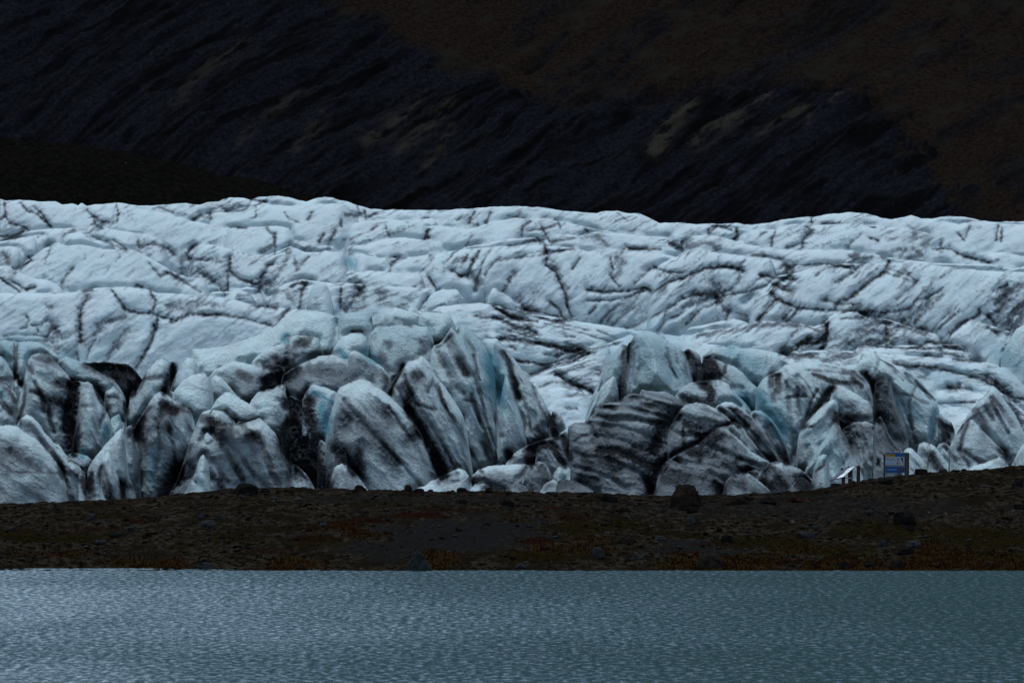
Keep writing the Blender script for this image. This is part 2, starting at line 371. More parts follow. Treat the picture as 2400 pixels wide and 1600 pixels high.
CRACKS_FR = """
20 1 26|D 610,490 600,620 590,750 600,880 620,1050
9 1 12|D 560,690 540,850 560,900;D 640,500 590,510
6 1 8|D 130,150 130,300 125,440;D 140,440 180,500
7 .85 6|D 0,460 120,450;D 0,490 60,540 130,640;D 0,640 40,680 90,740
9 .75 5|D 0,190 30,260 80,290
5 .6 3|J 440,560 600,640 860,740;J 430,640 620,700 760,760
10 .6 2|J 560,560 700,620 830,720;J 640,540 740,640;J 500,600 640,680
7 .8 5|J 380,680 480,780 620,860 780,920 900,980;J 700,800 860,900
6 .85 5|J 420,1020 560,1060 620,1160 660,1240 680,1400 740,1568
12 .75 4|J 640,1130 760,1150 900,1210;J 700,1180 880,1240
13 .85 6|J 1290,950 1340,1040 1400,1130 1460,1250;J 1320,980 1380,1080
4 .7 4|J 1440,1100 1600,1110;J 1360,1530 1370,1430 1450,1300;J 1090,1200 1180,1230 1300,1240
12 1 6|D 720,330 900,340 1060,360 1170,440;D 740,340 900,360
17 .97 5|D 880,370 960,420 1080,480 1100,560;D 800,350 950,390;D 940,380 1080,400
8 1 6|D 1050,660 1060,740 1030,800;D 1150,460 1100,540 1080,600
13 1 12|D 1450,360 1430,430 1400,500 1380,560
6 .6 3|D 1200,460 1170,530;D 1220,450 1400,430
11 .7 4|K 860,30 850,140 780,250 700,350;K 900,60 1060,90;K 920,100 1000,130
11 .75 3|K 860,50 960,90 1060,100;K 880,80 960,130
8 .9 6|K 1150,110 1200,170;K 700,60 640,160 560,290 540,320
13 1 10|K 640,200 590,280 560,400 620,480 640,620 620,760 600,860
10 1 10|K 600,340 650,500 650,640;K 560,330 600,420
12 .6 3|K 850,270 930,300 980,420;K 760,430 850,560 800,640;K 950,700 1020,740
22 1 22|K 1040,760 960,880 900,960 860,1050;K 980,800 930,900
16 1 14|K 1010,740 980,820;K 880,980 850,1060
6 .9 4|D 1160,1330 1160,1470;D 1000,1320 1040,1340 1100,1360;D 1010,1330 1020,1460
9 .85 6|D 190,820 280,870 350,950 420,1050 500,1150 560,1250;D 640,1250 700,1330 740,1450
9 .9 6|D 500,1180 540,1330 600,1470
9 .5 3|D 90,1060 200,1150 330,1210;D 0,1150 30,1100 80,1060
2 .5 1|D 60,1230 260,1230 480,1240
14 .9 7|D 700,1190 760,1130;K 30,800 40,960 60,1060;D 740,1250 740,1350 750,1420
6 .8 4|D 580,1110 650,1150;D 1080,890 1080,930;K 160,800 200,960 250,1090;K 370,880 420,980 430,1080
9 .85 5|D 850,1200 890,1310 930,1450;K 580,980 600,1080
14 .6 3|D 1700,790 1800,820;K 1380,220 1440,260
3 .7 2|D 1650,860 1800,900 1960,910;K 1500,260 1700,250;K 1460,310 1650,350 1780,380
9 .85 6|D 1900,860 2000,900 2060,960 2138,1050;D 1750,800 1780,870
8 .85 7|K 1390,320 1480,430 1560,560 1640,700 1720,830 1760,920
7 .8 6|K 1220,290 1180,440 1120,600 1060,760 980,920;K 1480,360 1600,480 1740,640 1880,840 2000,940
8 .9 7|K 1560,110 1700,230 1830,380 1940,540 2020,680 2060,800 2130,920
10 .9 6|K 1740,240 1880,220 1920,200;K 1640,200 1740,280 1830,370;K 1380,800 1480,880 1500,960
7 .7 5|K 1330,560 1450,700 1560,880;K 1860,360 1960,500 2010,650;K 1160,680 1200,760 1100,860
14 .9 4|K 1020,900 1100,920 1140,960;K 1150,760 1080,820
13 1 16|E 530,650 600,620 660,600;E 540,600 640,560
20 1 14|E 700,760 760,820 740,900;E 860,760 850,850 880,930 920,1000
23 1 18|E 690,950 680,1080 720,1180 750,1290
30 1 18|E 870,1080 900,1200 950,1330 980,1400
14 .9 8|E 780,1000 790,1100;E 800,1250 860,1320
5 .8 4|E 840,700 850,660;E 700,400 700,470
15 .75 7|E 1170,880 1240,960 1330,1000 1400,1080 1500,1200;E 1150,920 1110,980
9 .65 4|E 1200,870 1130,950;E 1240,900 1230,940
13 .75 6|E 1240,1060 1230,1200 1260,1340;E 1210,1190 1240,1290
14 1 10|E 1060,1110 1100,1130 1140,1180 1200,1280
14 .7 5|E 1650,960 1590,1080;E 1700,960 1660,1010
15 .45 3|E 1380,780 1420,850;E 1400,820 1460,900;E 1080,880 1150,820;E 1320,1060 1500,1300
6 .9 4|E 1300,710 1310,715;E 1430,590 1420,660
16 1 22|E 1600,830 1650,900 1700,1000 1780,1130 1830,1230 1850,1290;E 1790,1180 1820,1290
9 .9 10|E 1580,740 1600,830
15 .8 6|E 1640,560 1680,560;E 1560,640 1600,690
4 .95 5|E 1550,500 1500,600 1450,690;F 300,490 250,580 200,700
8 .8 5|E 1300,310 1350,270;E 1420,170 1350,190;E 1340,160 1330,150;E 1500,150 1600,190
14 .6 4|E 1600,290 1680,330 1700,380;E 1560,420 1500,520;E 1440,330 1400,420
4 .85 4|E 1180,240 1250,240;E 1030,370 1000,410;F 690,190 700,240
6 .9 5|E 700,290 700,400 690,480
10 .9 5|E 480,470 600,450 680,460 700,500;E 540,490 660,500
12 .6 4|E 800,310 830,330;E 860,290 800,330;E 350,540 420,590;E 720,350 760,330
13 .6 3|E 720,450 850,430 1000,410;E 600,430 680,380
13 .8 6|E 780,520 720,590;E 680,560 740,510
12 .45 3|E 850,500 950,560 1100,600;E 1150,590 1250,560;E 940,500 1010,540
12 .55 3|E 1180,440 1300,500 1400,580;E 1250,480 1350,560
11 .9 9|F 650,270 640,330 700,430 760,550;F 620,290 650,330
7 .9 7|F 570,400 620,520 660,620 740,690;F 530,340 600,500;F 600,300 560,340
4 .6 3|F 760,290 820,380;F 740,850 730,1000 760,1250;F 820,560 860,700;F 640,900 700,1000 740,1150;F 800,700 840,850 900,960;F 600,760 640,900
3 .7 3|F 340,730 420,790 540,810;F 750,745 830,755 860,900;F 480,680 520,590;F 560,620 590,760 680,900
9 .97 9|F 1030,400 1080,490 1110,600 1150,730
4 .8 5|F 1110,660 1150,800 1190,900 1200,1060;F 1240,620 1290,760 1350,900;F 1170,700 1220,860 1240,980
6 .75 4|F 900,1000 940,1100 990,1200;F 980,870 1020,1000;F 880,1060 930,1180
12 1 10|F 1070,1120 1080,1160;F 1390,860 1400,950 1420,1010
10 .75 4|F 1370,900 1300,950;F 1280,970 1270,1050;F 1340,920 1350,1010
20 1 9|F 1240,1120 1230,1190;F 1250,1100 1300,1060
11 .97 8|F 1390,1060 1430,1150 1480,1220;F 1480,1020 1500,1100 1530,1170;F 1330,1060 1420,1090
14 .9 6|F 800,1330 900,1340 1000,1370 1150,1380;F 900,1400 1030,1400
5 .85 5|F 1130,1320 1180,1290 1200,1240;F 560,1350 700,1340;F 600,1310 700,1280
17 .9 6|F 1330,1250 1360,1340 1250,1390;F 1340,1300 1370,1370
12 1 12|G 600,200 560,300 570,400 550,500 530,650;G 600,250 590,330
2 .6 3|G 890,320 960,490;G 970,250 980,380;G 1040,380 1060,480;G 640,300 620,480
13 1 10|G 1060,290 1100,350 1130,450 1140,510
20 1 8|G 1200,390 1250,420 1200,500;G 1240,370 1270,440
5 .9 4|G 1370,400 1360,450 1320,490;G 1230,345 1200,370;G 1420,570 1500,570
12 1 6|G 1210,560 1250,600 1250,660;G 1170,545 1230,570
11 .9 7|G 1040,650 1120,690 1200,690;G 1010,640 1060,680
6 .75 5|G 700,640 600,670 540,690;G 370,730 520,730 700,760 900,800;G 560,650 660,640
8 .75 7|G 760,720 850,740 960,750;G 700,700 800,730
6 .7 8|G 320,780 450,830 650,830 850,860;G 400,720 480,740
23 .97 14|G 960,780 920,830 870,880 840,960 800,1070
9 .85 6|G 270,850 330,950 350,1080;G 310,1000 370,960
14 .97 8|G 370,1070 500,1080 600,1120 720,1180 800,1220 830,1200
12 1 10|G 780,1400 760,1330 830,1240 860,1180;G 720,1300 770,1400
20 .6 6|G 400,900 600,990 780,1060;G 450,1000 620,1070
9 .85 7|G 980,800 1050,850 1150,890 1250,890;G 1040,860 1180,910
6 1 10|G 1080,930 1200,960 1300,880 1430,850;G 1160,1000 1040,1060 900,1120 860,1180;G 1210,960 1150,1010
26 .9 5|G 1260,960 1370,1010 1370,1100;G 1200,1000 1300,1040
26 .9 6|G 1000,1100 1150,1160 1300,1200 1440,1240;G 1100,1080 1250,1160
4 .9 6|G 1440,1060 1460,1240;G 1470,1130 1640,1200;G 1030,900 1035,1050
8 .9 8|G 1320,740 1400,830 1500,900 1600,1000 1700,1130
11 .8 7|G 1540,820 1620,930 1700,1040 1760,1150;G 1450,760 1560,860
8 1 9|G 1600,800 1680,850 1720,960 1800,1100 1860,1170
12 1 8|G 1510,1230 1540,1220;G 1300,1370 1320,1420;G 1280,1340 1330,1400
20 .75 4|G 1370,1380 1480,1360 1600,1390;G 900,1300 1100,1330 1250,1370;G 200,1300 350,1330
12 .85 6|G 1560,1240 1650,1320 1720,1390;G 1700,1250 1830,1350
18 .7 4|G 450,1150 600,1250 700,1350;G 380,1150 480,1270 560,1390;G 180,1100 260,1200
8 .75 6|G 1720,480 1740,600 1750,680;G 1740,460 1730,560
8 .9 7|G 1780,490 1790,600;G 1800,480 1790,540
9 .9 8|H 500,580 430,680 340,800 280,880;H 470,620 520,580
3 .7 4|H 400,590 350,660 300,820;H 300,430 500,440 700,470 790,530;H 150,650 300,640;H 200,900 240,1000;H 250,900 350,880
6 .8 5|H 370,470 500,520 560,530 700,540;H 680,500 740,560
15 .97 7|H 560,800 600,830 640,840;H 560,840 620,860
20 .85 4|H 690,890 620,870 700,940;H 640,890 680,980;H 720,860 740,920
18 .4 2|H 600,640 640,700;H 180,560 260,600
8 1 9|H 780,470 830,520 850,600 870,700 860,830
24 .9 6|H 870,580 900,680 950,800 1020,920 1060,1000;H 900,560 940,640;H 880,700 920,800
8 .85 5|H 960,520 1000,600;H 940,620 980,720
9 .93 8|H 870,820 900,900 960,1000 1000,1060;H 910,820 990,940
14 .65 3|H 780,420 730,410;H 760,440 800,400
2 .8 3|H 890,350 850,460;H 1000,440 1080,520;H 1040,620 1160,640
11 .75 6|H 580,880 640,1000 700,1100;H 640,940 700,1060
6 .5 4|H 700,950 760,1080;H 800,900 850,1060;H 780,1000 820,1150;H 860,960 900,1100;H 740,900 800,1050
4 .6 3|H 940,370 1080,480 1200,560;H 1180,520 1300,660;H 1170,650 1280,700
18 .65 4|H 250,1050 270,1130 260,1180;H 300,1060 330,1120
3 .9 4|H 880,1150 890,1200;H 880,1170 870,1190;H 480,1110 440,1200 380,1240;H 600,1180 640,1100
12 .95 7|H 1370,840 1420,900 1430,980;H 1400,880 1460,900
14 1 8|H 1520,870 1490,900;H 1500,880 1510,860
12 .6 6|H 1660,760 1720,860 1740,960 1850,1080 1960,1150
5 .7 5|H 1780,650 1830,780 1920,930;H 1800,640 1880,760 1960,880;H 1560,1080 1700,1170 1820,1140;H 1740,720 1800,830
11 .75 5|H 1310,1130 1340,1200;H 1230,1070 1280,1150;H 1300,1100 1380,1220
5 .6 4|H 1530,1070 1600,1190;H 1400,1030 1500,1150;H 1120,1100 1220,1230
10 .9 6|H 1900,1100 1950,1180;H 1860,1080 1920,1130
20 .85 5|H 0,1250 80,1350 130,1390;H 0,1230 60,1260
9 .97 8|H 0,900 60,1000 120,1100 150,1170;H 20,880 60,960
20 .97 4|H 250,1330 300,1370;H 280,1300 320,1380
"""
# (bands of the folded mass are in BANDS below)
# blue ice: half width, strength | path
BLUES = """
24 1|F 930,430 990,620 1010,750;F 950,500 960,640
9 1|E 1085,380 1130,430;E 690,270 680,300
20 .85|E 1290,400 1340,440
20 1|E 960,800 980,900 970,980
7 1|E 880,685 960,720 1030,770
30 .6|G 1400,300 1600,400 1580,480
22 .95|G 1500,630 1580,710
28 .9|G 1640,660 1720,760 1820,900;H 0,780 40,880 90,980
33 .75|D 1260,1100 1280,1300
12 .95|D 880,860 880,920;D 680,1060 690,1090
14 .7|D 20,560 40,600;D 1000,780 1050,800
60 .4|G 700,200 700,450;G 850,250 950,500
12 .8|H 1330,760 1300,950
30 .6|H 1850,300 1990,380;D 40,200 70,260
50 .35|H 1100,700 1250,850;H 480,1100 560,1000
24 .5|K 780,600 760,740;K 2180,760 2220,900
30 .4|F 720,250 900,420 960,620
10 .9|B 40,620 70,650
30 .3|E 1100,150 1300,140;E 1400,250 1700,260
25 .4|H 1280,480 1500,480;G 430,300 500,420
30 .4|J 250,380 480,480;J 900,560 1100,700
"""
# sharp ice edges: half width, height | path
EDGES = """
42 26|G 720,115 770,200 800,330 810,450 770,540
30 14|G 800,450 900,560 960,600
36 20|H 900,350 1000,520 1120,620 1200,700 1280,800 1270,960
24 12|E 1310,690 1450,780 1560,870 1650,950
26 16|H 550,850 500,970 400,1080 330,1180
16 12|F 960,290 960,400 965,500
20 12|F 1050,560 1080,700 1150,880 1190,1040
22 10|K 1340,560 1400,720 1480,900
18 9|K 1480,360 1620,520 1760,720 1900,930
22 10|K 1650,180 1800,400 1920,620 2040,900
18 9|K 1240,290 1150,540 1040,800
20 10|K 900,180 840,290 760,430
24 12|J 360,700 440,820 520,960 620,1030
26 14|J 430,1060 500,1160 640,1200
22 12|H 520,665 440,800 300,900
26 14|H 1740,640 1640,740 1540,900 1490,990
24 12|G 1340,890 1240,990 1130,1060
20 9|D 220,755 330,880 430,1020 560,1230
26 12|F 400,460 330,620 300,760
22 10|F 660,230 760,420 840,620 900,860 1000,1150
28 12|E 1100,650 1040,800 1000,1000
"""

BANDS = """
4 .30 6|G 340,735 480,720 640,745 780,780 900,815;G 300,800 430,810 600,815 760,850 860,885;G 200,860 330,870 500,880 680,930 830,1000
4 .28 6|G 330,960 450,975 600,1020 740,1080 830,1130;G 130,1090 260,1120 400,1140 560,1190 700,1260;G 140,1200 280,1230 430,1290 560,1370
3 .5 6|G 560,640 650,650 760,670 900,720;G 690,600 800,630 930,670;G 160,1000 220,960 330,950
4 .5 7|G 1000,790 1120,830 1260,850 1380,870;G 1080,720 1200,740 1320,800;G 930,900 1040,960 1150,970
5 .5 7|G 950,1150 1080,1170 1230,1200 1400,1230;G 1180,1020 1300,1060 1420,1120 1600,1180;G 880,1240 1050,1270 1200,1310
4 .8 8|G 1400,740 1520,860 1640,1000 1740,1120;G 1470,900 1560,1010 1660,1120;G 1700,820 1780,950 1850,1090
4 .7 7|E 1120,740 1250,900 1400,1060 1560,1230 1680,1370;E 1020,900 1080,1060 1180,1220 1300,1370;E 1450,800 1560,960 1680,1140 1760,1300
4 .7 7|F 300,560 380,740 500,920 620,1120 700,1300;F 250,640 330,800 420,930;F 540,640 640,850 760,1060 880,1280;F 820,420 860,640 900,860 980,1080
4 .7 7|H 150,520 170,700 190,900 210,1100;H 230,480 240,640 260,800;H 420,400 560,420 690,450;H 980,500 1060,680 1140,860 1180,1010;H 1600,840 1560,950 1540,1060
4 .7 7|J 300,820 340,1000 330,1200 260,1400;J 480,900 560,1100 600,1300;K 800,300 820,520 780,700 760,900;K 920,300 980,560 1000,700
3 .6 5|G 660,260 680,400 640,560;G 900,260 930,420 1000,560;G 380,480 350,640 300,800;H 1180,560 1120,700 1150,900
"""
def parse(s):
    out = []
    for ln in s.strip().splitlines():
        h, p = ln.split('|')
        h = [float(v) for v in h.split()]
        for q in p.split(';'):
            pp = pts(q)
            xs = [a for a, b in pp]; ys = [b for a, b in pp]
            out.append((h, pp, (min(xs), max(xs), min(ys), max(ys))))
    return out
CR_UP, CR_FR, BL, ED = parse(CRACKS_UP), parse(CRACKS_FR) + parse(BANDS), parse(BLUES), parse(EDGES)
# ---------------------------------------------------------------- one body of ice
def ice_body(name, outline, base, D, mat, cracks, parent=None, a=25.0, g=0.1, cap=0.0, P=30.0, Rr=40.0, k=0.35,
             step=2.6, amp=2.0, wav=26.0, flute=0.0, streak=0.35, seed=1, back=1.0, origin=True, taper=0.0, soft=0.0, H=None, nearer=(), gap=(22.0, 10.0)):
    o = outline
    bot = None
    if isinstance(outline, tuple): o, bot = outline
    x0, x1 = min(p[0] for p in o), max(p[0] for p in o)
    ymin = min(p[1] for p in o)
    nc = max(8, int((x1 - x0) / step) + 1)
    xs = np.linspace(x0, x1, nc)
    top = np.full(nc, 1e9)
    for (ax, ay), (bx, by) in zip(o[:-1], o[1:]):
        if abs(bx - ax) < 1e-6:
            top = np.where(np.abs(xs - ax) < 0.5 * step, np.minimum(top, min(ay, by)), top); continue
        lo, hi = min(ax, bx), max(ax, bx)
        m = (xs >= lo - 1e-6) & (xs <= hi + 1e-6)
        top = np.where(m, np.minimum(top, ay + (by - ay) * (xs - ax) / (bx - ax)), top)
    if soft:
        top = top + (ridged(xs / 8.5, xs * 0 + seed * 1.7, seed + 2, 2) - 0.6) * 3.4
    if taper:
        for side, inside in ((xs - x0, x0 > 5), (x1 - xs, x1 < 2395)):
            if inside:
                q = np.clip(1 - side / taper, 0, 1)
                top = top + (base - top) * q ** 3
    top = np.minimum(top, base - 2.0)
    # weathered, slightly uneven crest
    top = top + (fbm(xs / 19.0, xs * 0 + seed * 3.1, seed, 4) - 0.5) * 4.2
    nr = max(6, int((base - top.min()) / step) + 1)
    t = np.linspace(0, 1, nr) ** 1.15
    X = np.broadcast_to(xs[None, :], (nr, nc)).copy()
    bl = np.full(nc, float(base))
    if bot:
        bl = np.interp(xs, [p[0] for p in bot], [p[1] for p in bot]) + (fbm(xs / 15.0, xs * 0 + 7, seed + 4, 3) - 0.5) * 4
        bl = np.maximum(bl, top + 1.0)
    Y = top[None, :] + t[:, None] * (bl - top)[None, :]
    full = [(o[0][0], base + 40)] + list(o) + [(o[-1][0], base + 40)]
    full = [p for i, p in enumerate(full) if i == 0 or p != full[i - 1]]
    # warped coordinates make every edge wander a little
    wx = X + (fbm(X / 26, Y / 26, seed + 3, 3) - 0.5) * 13
    wy = Y + (fbm(X / 26, Y / 26, seed + 9, 3) - 0.5) * 13
    d = dist_poly(X, Y, full)
    if bot: d = np.minimum(d, dist_poly(X, Y, bot))
    rr = Rr * (0.55 + 0.9 * fbm(X / 34, Y / 34, seed + 61, 2)) if soft else Rr
    q = np.clip(d / rr, 0, 1)
    rel = P * (np.sqrt(np.clip(1 - (1 - q) ** 2, 0, 1)) * (0.5 if soft else 1.0) + (q * 0.35 if soft else 0.0))
    if soft:
        # broken faces: the block is bounded by a few nearly flat planes that meet in blunt edges
        rg = np.random.default_rng(seed * 7 + 3)
        wd, ht = x1 - x0, max(60.0, min(base, 1180.0) - ymin)
        it = int(np.argmin(top)); xa = xs[it]
        hp = [np.full(X.shape, 0.30 * min(wd, 190.0))]
        for _ in range(2):
            hp.append((wx - x0 + 6) * rg.uniform(0.30, 0.75) + (wy - ymin) * rg.uniform(-0.05, 0.18))
            hp.append((x1 - wx + 6) * rg.uniform(0.30, 0.75) + (wy - ymin) * rg.uniform(-0.05, 0.18))
        hp.append((wy - ymin) * rg.uniform(0.55, 0.95) + (wx - xa) * rg.uniform(-0.35, 0.35) + 6)
        hp.append((wy - ymin) * rg.uniform(0.30, 0.5) + (wx - xa) * rg.uniform(-0.5, 0.5) + rg.uniform(8, 26))
        pl = hp[0]
        for q_ in hp[1:]:
            dlt = np.abs(pl - q_); kk_ = 3.0
            pl = np.minimum(pl, q_) - np.maximum(kk_ - dlt, 0) ** 2 / (4 * kk_)
        rel = rel + np.maximum(pl, 0) * 0.42
    if H:
        kw = np.exp(-np.linspace(-2.2, 2.2, 41) ** 2); kw /= kw.sum()
        m = max(3, int(26 / step)); kk = np.interp(np.linspace(0, 40, 2 * m + 1), np.arange(41), kw); kk /= kk.sum()
        ts = np.convolve(np.pad(top, m, mode='edge'), kk, mode='valid')
        hh = np.maximum(Y - ts[None, :] + 12, 0)
        rel = rel + k * H * (1 - np.exp(-hh / H)) + 0.10 * hh
    else:
        rel = rel + k * (Y - ymin)
    u, v = rot(X, Y, a)
    su, sv = rot(wx, wy, a)
    fade = sstep(0, 12, d)
    # lumps, strata along the foliation and small pits
    rel += fade * amp * 7.0 * (fbm(X / 95, Y / 70, seed + 1, 3) - 0.5)
    rel += fade * amp * 1.5 * (fbm(su / (wav * 3.2), sv / wav, seed + 2, 4) - 0.5) * 2
    rel += fade * amp * (1.3 if soft else 0.55) * (ridged(su / (wav * 2.6), sv / (wav * 0.42), seed + 5, 3) - 0.5)
    rel += fade * amp * (1.5 if soft else 0.55) * (fbm(su / 12, sv / 7, seed + 6, 3, 0.6) - 0.5)
    if not soft:
        rel += fade * amp * 2.6 * (ridged(su / 170, sv / 40, seed + 44, 3, 0.5) - 0.5)
    if soft:
        rel += fade * amp * 8.5 * (ridged(su / 210, sv / 52, seed + 44, 3, 0.42) - 0.5)
        rel += fade * amp * 3.2 * (ridged(wx / 60 + 5, wy / 84, seed + 47, 2, 0.5) - 0.5)
    if flute:
        fu, fv = rot(wx, wy, a if abs(a) > 45 else -74.0)
        rel += fade * flute * (ridged(fu / 190, fv / 24, seed + 8, 3) - 0.5) * 3.2
    # foliation lines: thin dirty layers standing out of the ice
    band = ridged(su / (wav * 4.2), sv / (wav * 0.42), seed + 12, 4, 0.72)
    thick = fbm(su / 160, sv / 60, seed + 14, 3)
    fine = fbm(su / 34, sv / 4.4, seed + 15, 3, 0.65)
    dirt = np.clip(g * (0.45 + 1.1 * fbm(X / 60, Y / 45, seed + 20, 4)), 0, 1)
    if cap:
        cc = sstep(cap * 0.35, cap * 1.5, (Y - top[None, :]) + (fbm(X / 30, Y / 22, seed + 21, 3) - 0.5) * cap * 1.5)
        dirt *= cc
    else:
        cc = 1.0
    dirt += streak * sstep(0.66, 0.94, band) * sstep(0.42, 0.70, thick) * cc
    dirt += streak * 0.5 * sstep(0.55, 0.8, fine) * sstep(0.42, 0.7, thick)
    dirt += (0.12 if soft else 0.24) * sstep(0.52, 0.70, fine) * (0.3 + thick)
    rel += fade * 0.55 * (fine - 0.5) * 2
    spots = fbm(su / 26, sv / 9, seed + 31, 4, 0.6)
    dirt += streak * 0.8 * sstep(0.68, 0.78, spots) * sstep(0.3, 0.6, fine)
    blue = np.zeros_like(dirt)
    by0, by1 = Y.min(), Y.max()
    # cracks: measured course, ragged and streaked along the foliation
    grit = fbm(X / 5.5, Y / 4.5, seed + 51, 2, 0.6)
    brk = 0.35 + 0.85 * sstep(0.34, 0.60, fbm(X / 46, Y / 46, seed + 81, 3))
    jag = fbm(wx / 7.0, wy / 7.0, seed + 40, 3, 0.6) - 0.5
    for (w, st, dep), pp, bb in cracks:
        m = 3.2 * w + 14
        if bb[1] < x0 - m or bb[0] > x1 + m or bb[3] < by0 - m or bb[2] > by1 + m: continue
        c0 = max(0, int((bb[0] - m - x0) / (x1 - x0 + 1e-6) * (nc - 1)))
        c1 = min(nc, int((bb[1] + m - x0) / (x1 - x0 + 1e-6) * (nc - 1)) + 2)
        if c1 - c0 < 2: continue
        sl = (slice(None), slice(c0, c1))
        rows = np.where((Y[sl].max(1) > bb[2] - m) & (Y[sl].min(1) < bb[3] + m))[0]
        if len(rows) == 0: continue
        sl = (slice(rows[0], rows[-1] + 1), slice(c0, c1))
        q = 0.30
        lx = X[sl] + (wx[sl] - X[sl]) * q; ly = Y[sl] + (wy[sl] - Y[sl]) * q
        dd = dist_poly(lx, ly, pp) + jag[sl] * (1.8 + (0.45 if soft else 0.55) * w)
        dd = np.maximum(dd, 0)
        tex = sstep(0.36, 0.62, fine[sl])
        if soft:
            gsn = np.exp(-(dd / (0.74 * w + 0.9)) ** 3)
            gsn = gsn * (0.7 + 0.6 * grit[sl])
            halo = np.exp(-(dd / (1.8 * w + 2)) ** 2) * 0.22
            dn = (st if dep >= 14 or st >= 0.95 else 0.80 * st * brk[sl]) * np.clip(gsn + halo * (0.3 + 1.2 * grit[sl]), 0, 1)
        else:
            wn = min(w, 10)
            gsn = np.exp(-(dd / (0.36 * wn + 0.30 * (w - wn) + 0.7)) ** 2)
            halo = np.exp(-(dd / (1.5 * w + 2)) ** 2) * 0.26
            dn = st * (1.0 if w < 9.5 else 0.72) *  np.clip(gsn * (0.35 + 0.45 * tex + 0.65 * grit[sl]) + halo * tex * (0.4 + grit[sl]), 0, 1)
        dirt[sl] = 1 - (1 - np.clip(dirt[sl], 0, 1)) * (1 - dn)
        rel[sl] -= fade[sl] * dep * (1.5 if soft else 1.7) * np.exp(-(dd / (0.9 * w + 2.0)) ** 2)
    for (w, st), pp, bb in BL:
        if bb[1] < x0 - 3 * w or bb[0] > x1 + 3 * w or bb[3] < by0 - 3 * w or bb[2] > by1 + 3 * w: continue
        dd = dist_poly(wx, wy, pp)
        b_ = st * np.exp(-(dd / w) ** 2)
        blue = np.maximum(blue, b_)
        dirt *= (1 - 0.6 * b_)
    for (w, h), pp, bb in ED:
        if bb[1] < x0 or bb[0] > x1 or bb[3] < by0 or bb[2] > by1: continue
        dd = dist_poly(X, Y, pp)
        rel += fade * 1.5 * h * np.clip(1 - dd / w, 0, 1) ** 1.2
    # open gaps: the face falls back where a nearer block stands in front of it
    gapn = np.clip(3.4 * fbm(X / 44, Y / 44, seed + 71, 2) - 1.05, 0.0, 1.5)
    for qq, bb in nearer:
        m = gap[1] * 2.4
        if bb[1] < x0 - m or bb[0] > x1 + m or bb[3] < by0 - m or bb[2] > by1 + m: continue
        c0 = max(0, int((bb[0] - m - x0) / (x1 - x0 + 1e-6) * (nc - 1)))
        c1 = min(nc, int((bb[1] + m - x0) / (x1 - x0 + 1e-6) * (nc - 1)) + 2)
        if c1 - c0 < 2: continue
        dd = dist_poly(X[:, c0:c1], Y[:, c0:c1], qq)
        rel[:, c0:c1] -= fade[:, c0:c1] * gap[0] * gapn[:, c0:c1] * np.exp(-(dd / gap[1]) ** 2)
    dirt = np.clip(dirt, 0, 1)
    s = D / F_PX
    # relief never falls behind the crest line
    Yw = D - s * np.maximum(rel, -60.0 if soft else -10.0)
    V = np.stack([(X - 1200.0) * Yw / F_PX, Yw, H_CAM + (PY_H - Y) * Yw / F_PX], -1).reshape(-1, 3)
    Fq = [grid_faces(nr, nc)]
    # the far side: falls away behind the crest down to the same foot
    cx, cy, cz = (V[:nc, 0], V[:nc, 1], V[:nc, 2])
    zb = H_CAM + (PY_H - bl) * D / F_PX
    BK = [(0.10, 0.02), (0.35, 0.10), (0.8, 0.30), (1.3, 0.65), (1.6, 1.0)]
    rows = [np.stack([cx, cy, cz], -1)]
    thick_w = s * max(P, 18.0) * back
    for bdep, bz in BK:
        rows.append(np.stack([cx, cy + bdep * thick_w * np.minimum(1, (cz - zb) / (thick_w + 1e-3) + 0.05), cz - (cz - zb) * bz], -1))
    off = len(V)
    VB = np.concatenate(rows, 0)
    fb = grid_faces(len(rows), nc, off)[:, ::-1]
    V = np.concatenate([V, VB], 0)
    DB = np.tile(dirt[0], len(rows)); BB = np.tile(blue[0], len(rows))
    Fq.append(fb)
    ox, oy, oz = 0.0, 0.0, 0.0
    if origin:
        ox, oy, oz = world_pt(0.5 * (x0 + x1), base, D)
        V = V - np.array([ox, oy, oz])
    ob = mesh_from(name, V, np.concatenate(Fq, 0), mat,
                   {"dirt": np.concatenate([dirt.ravel(), DB]), "blue": np.concatenate([blue.ravel(), BB])}, parent)
    ob.location = (ox, oy, oz)
    return ob

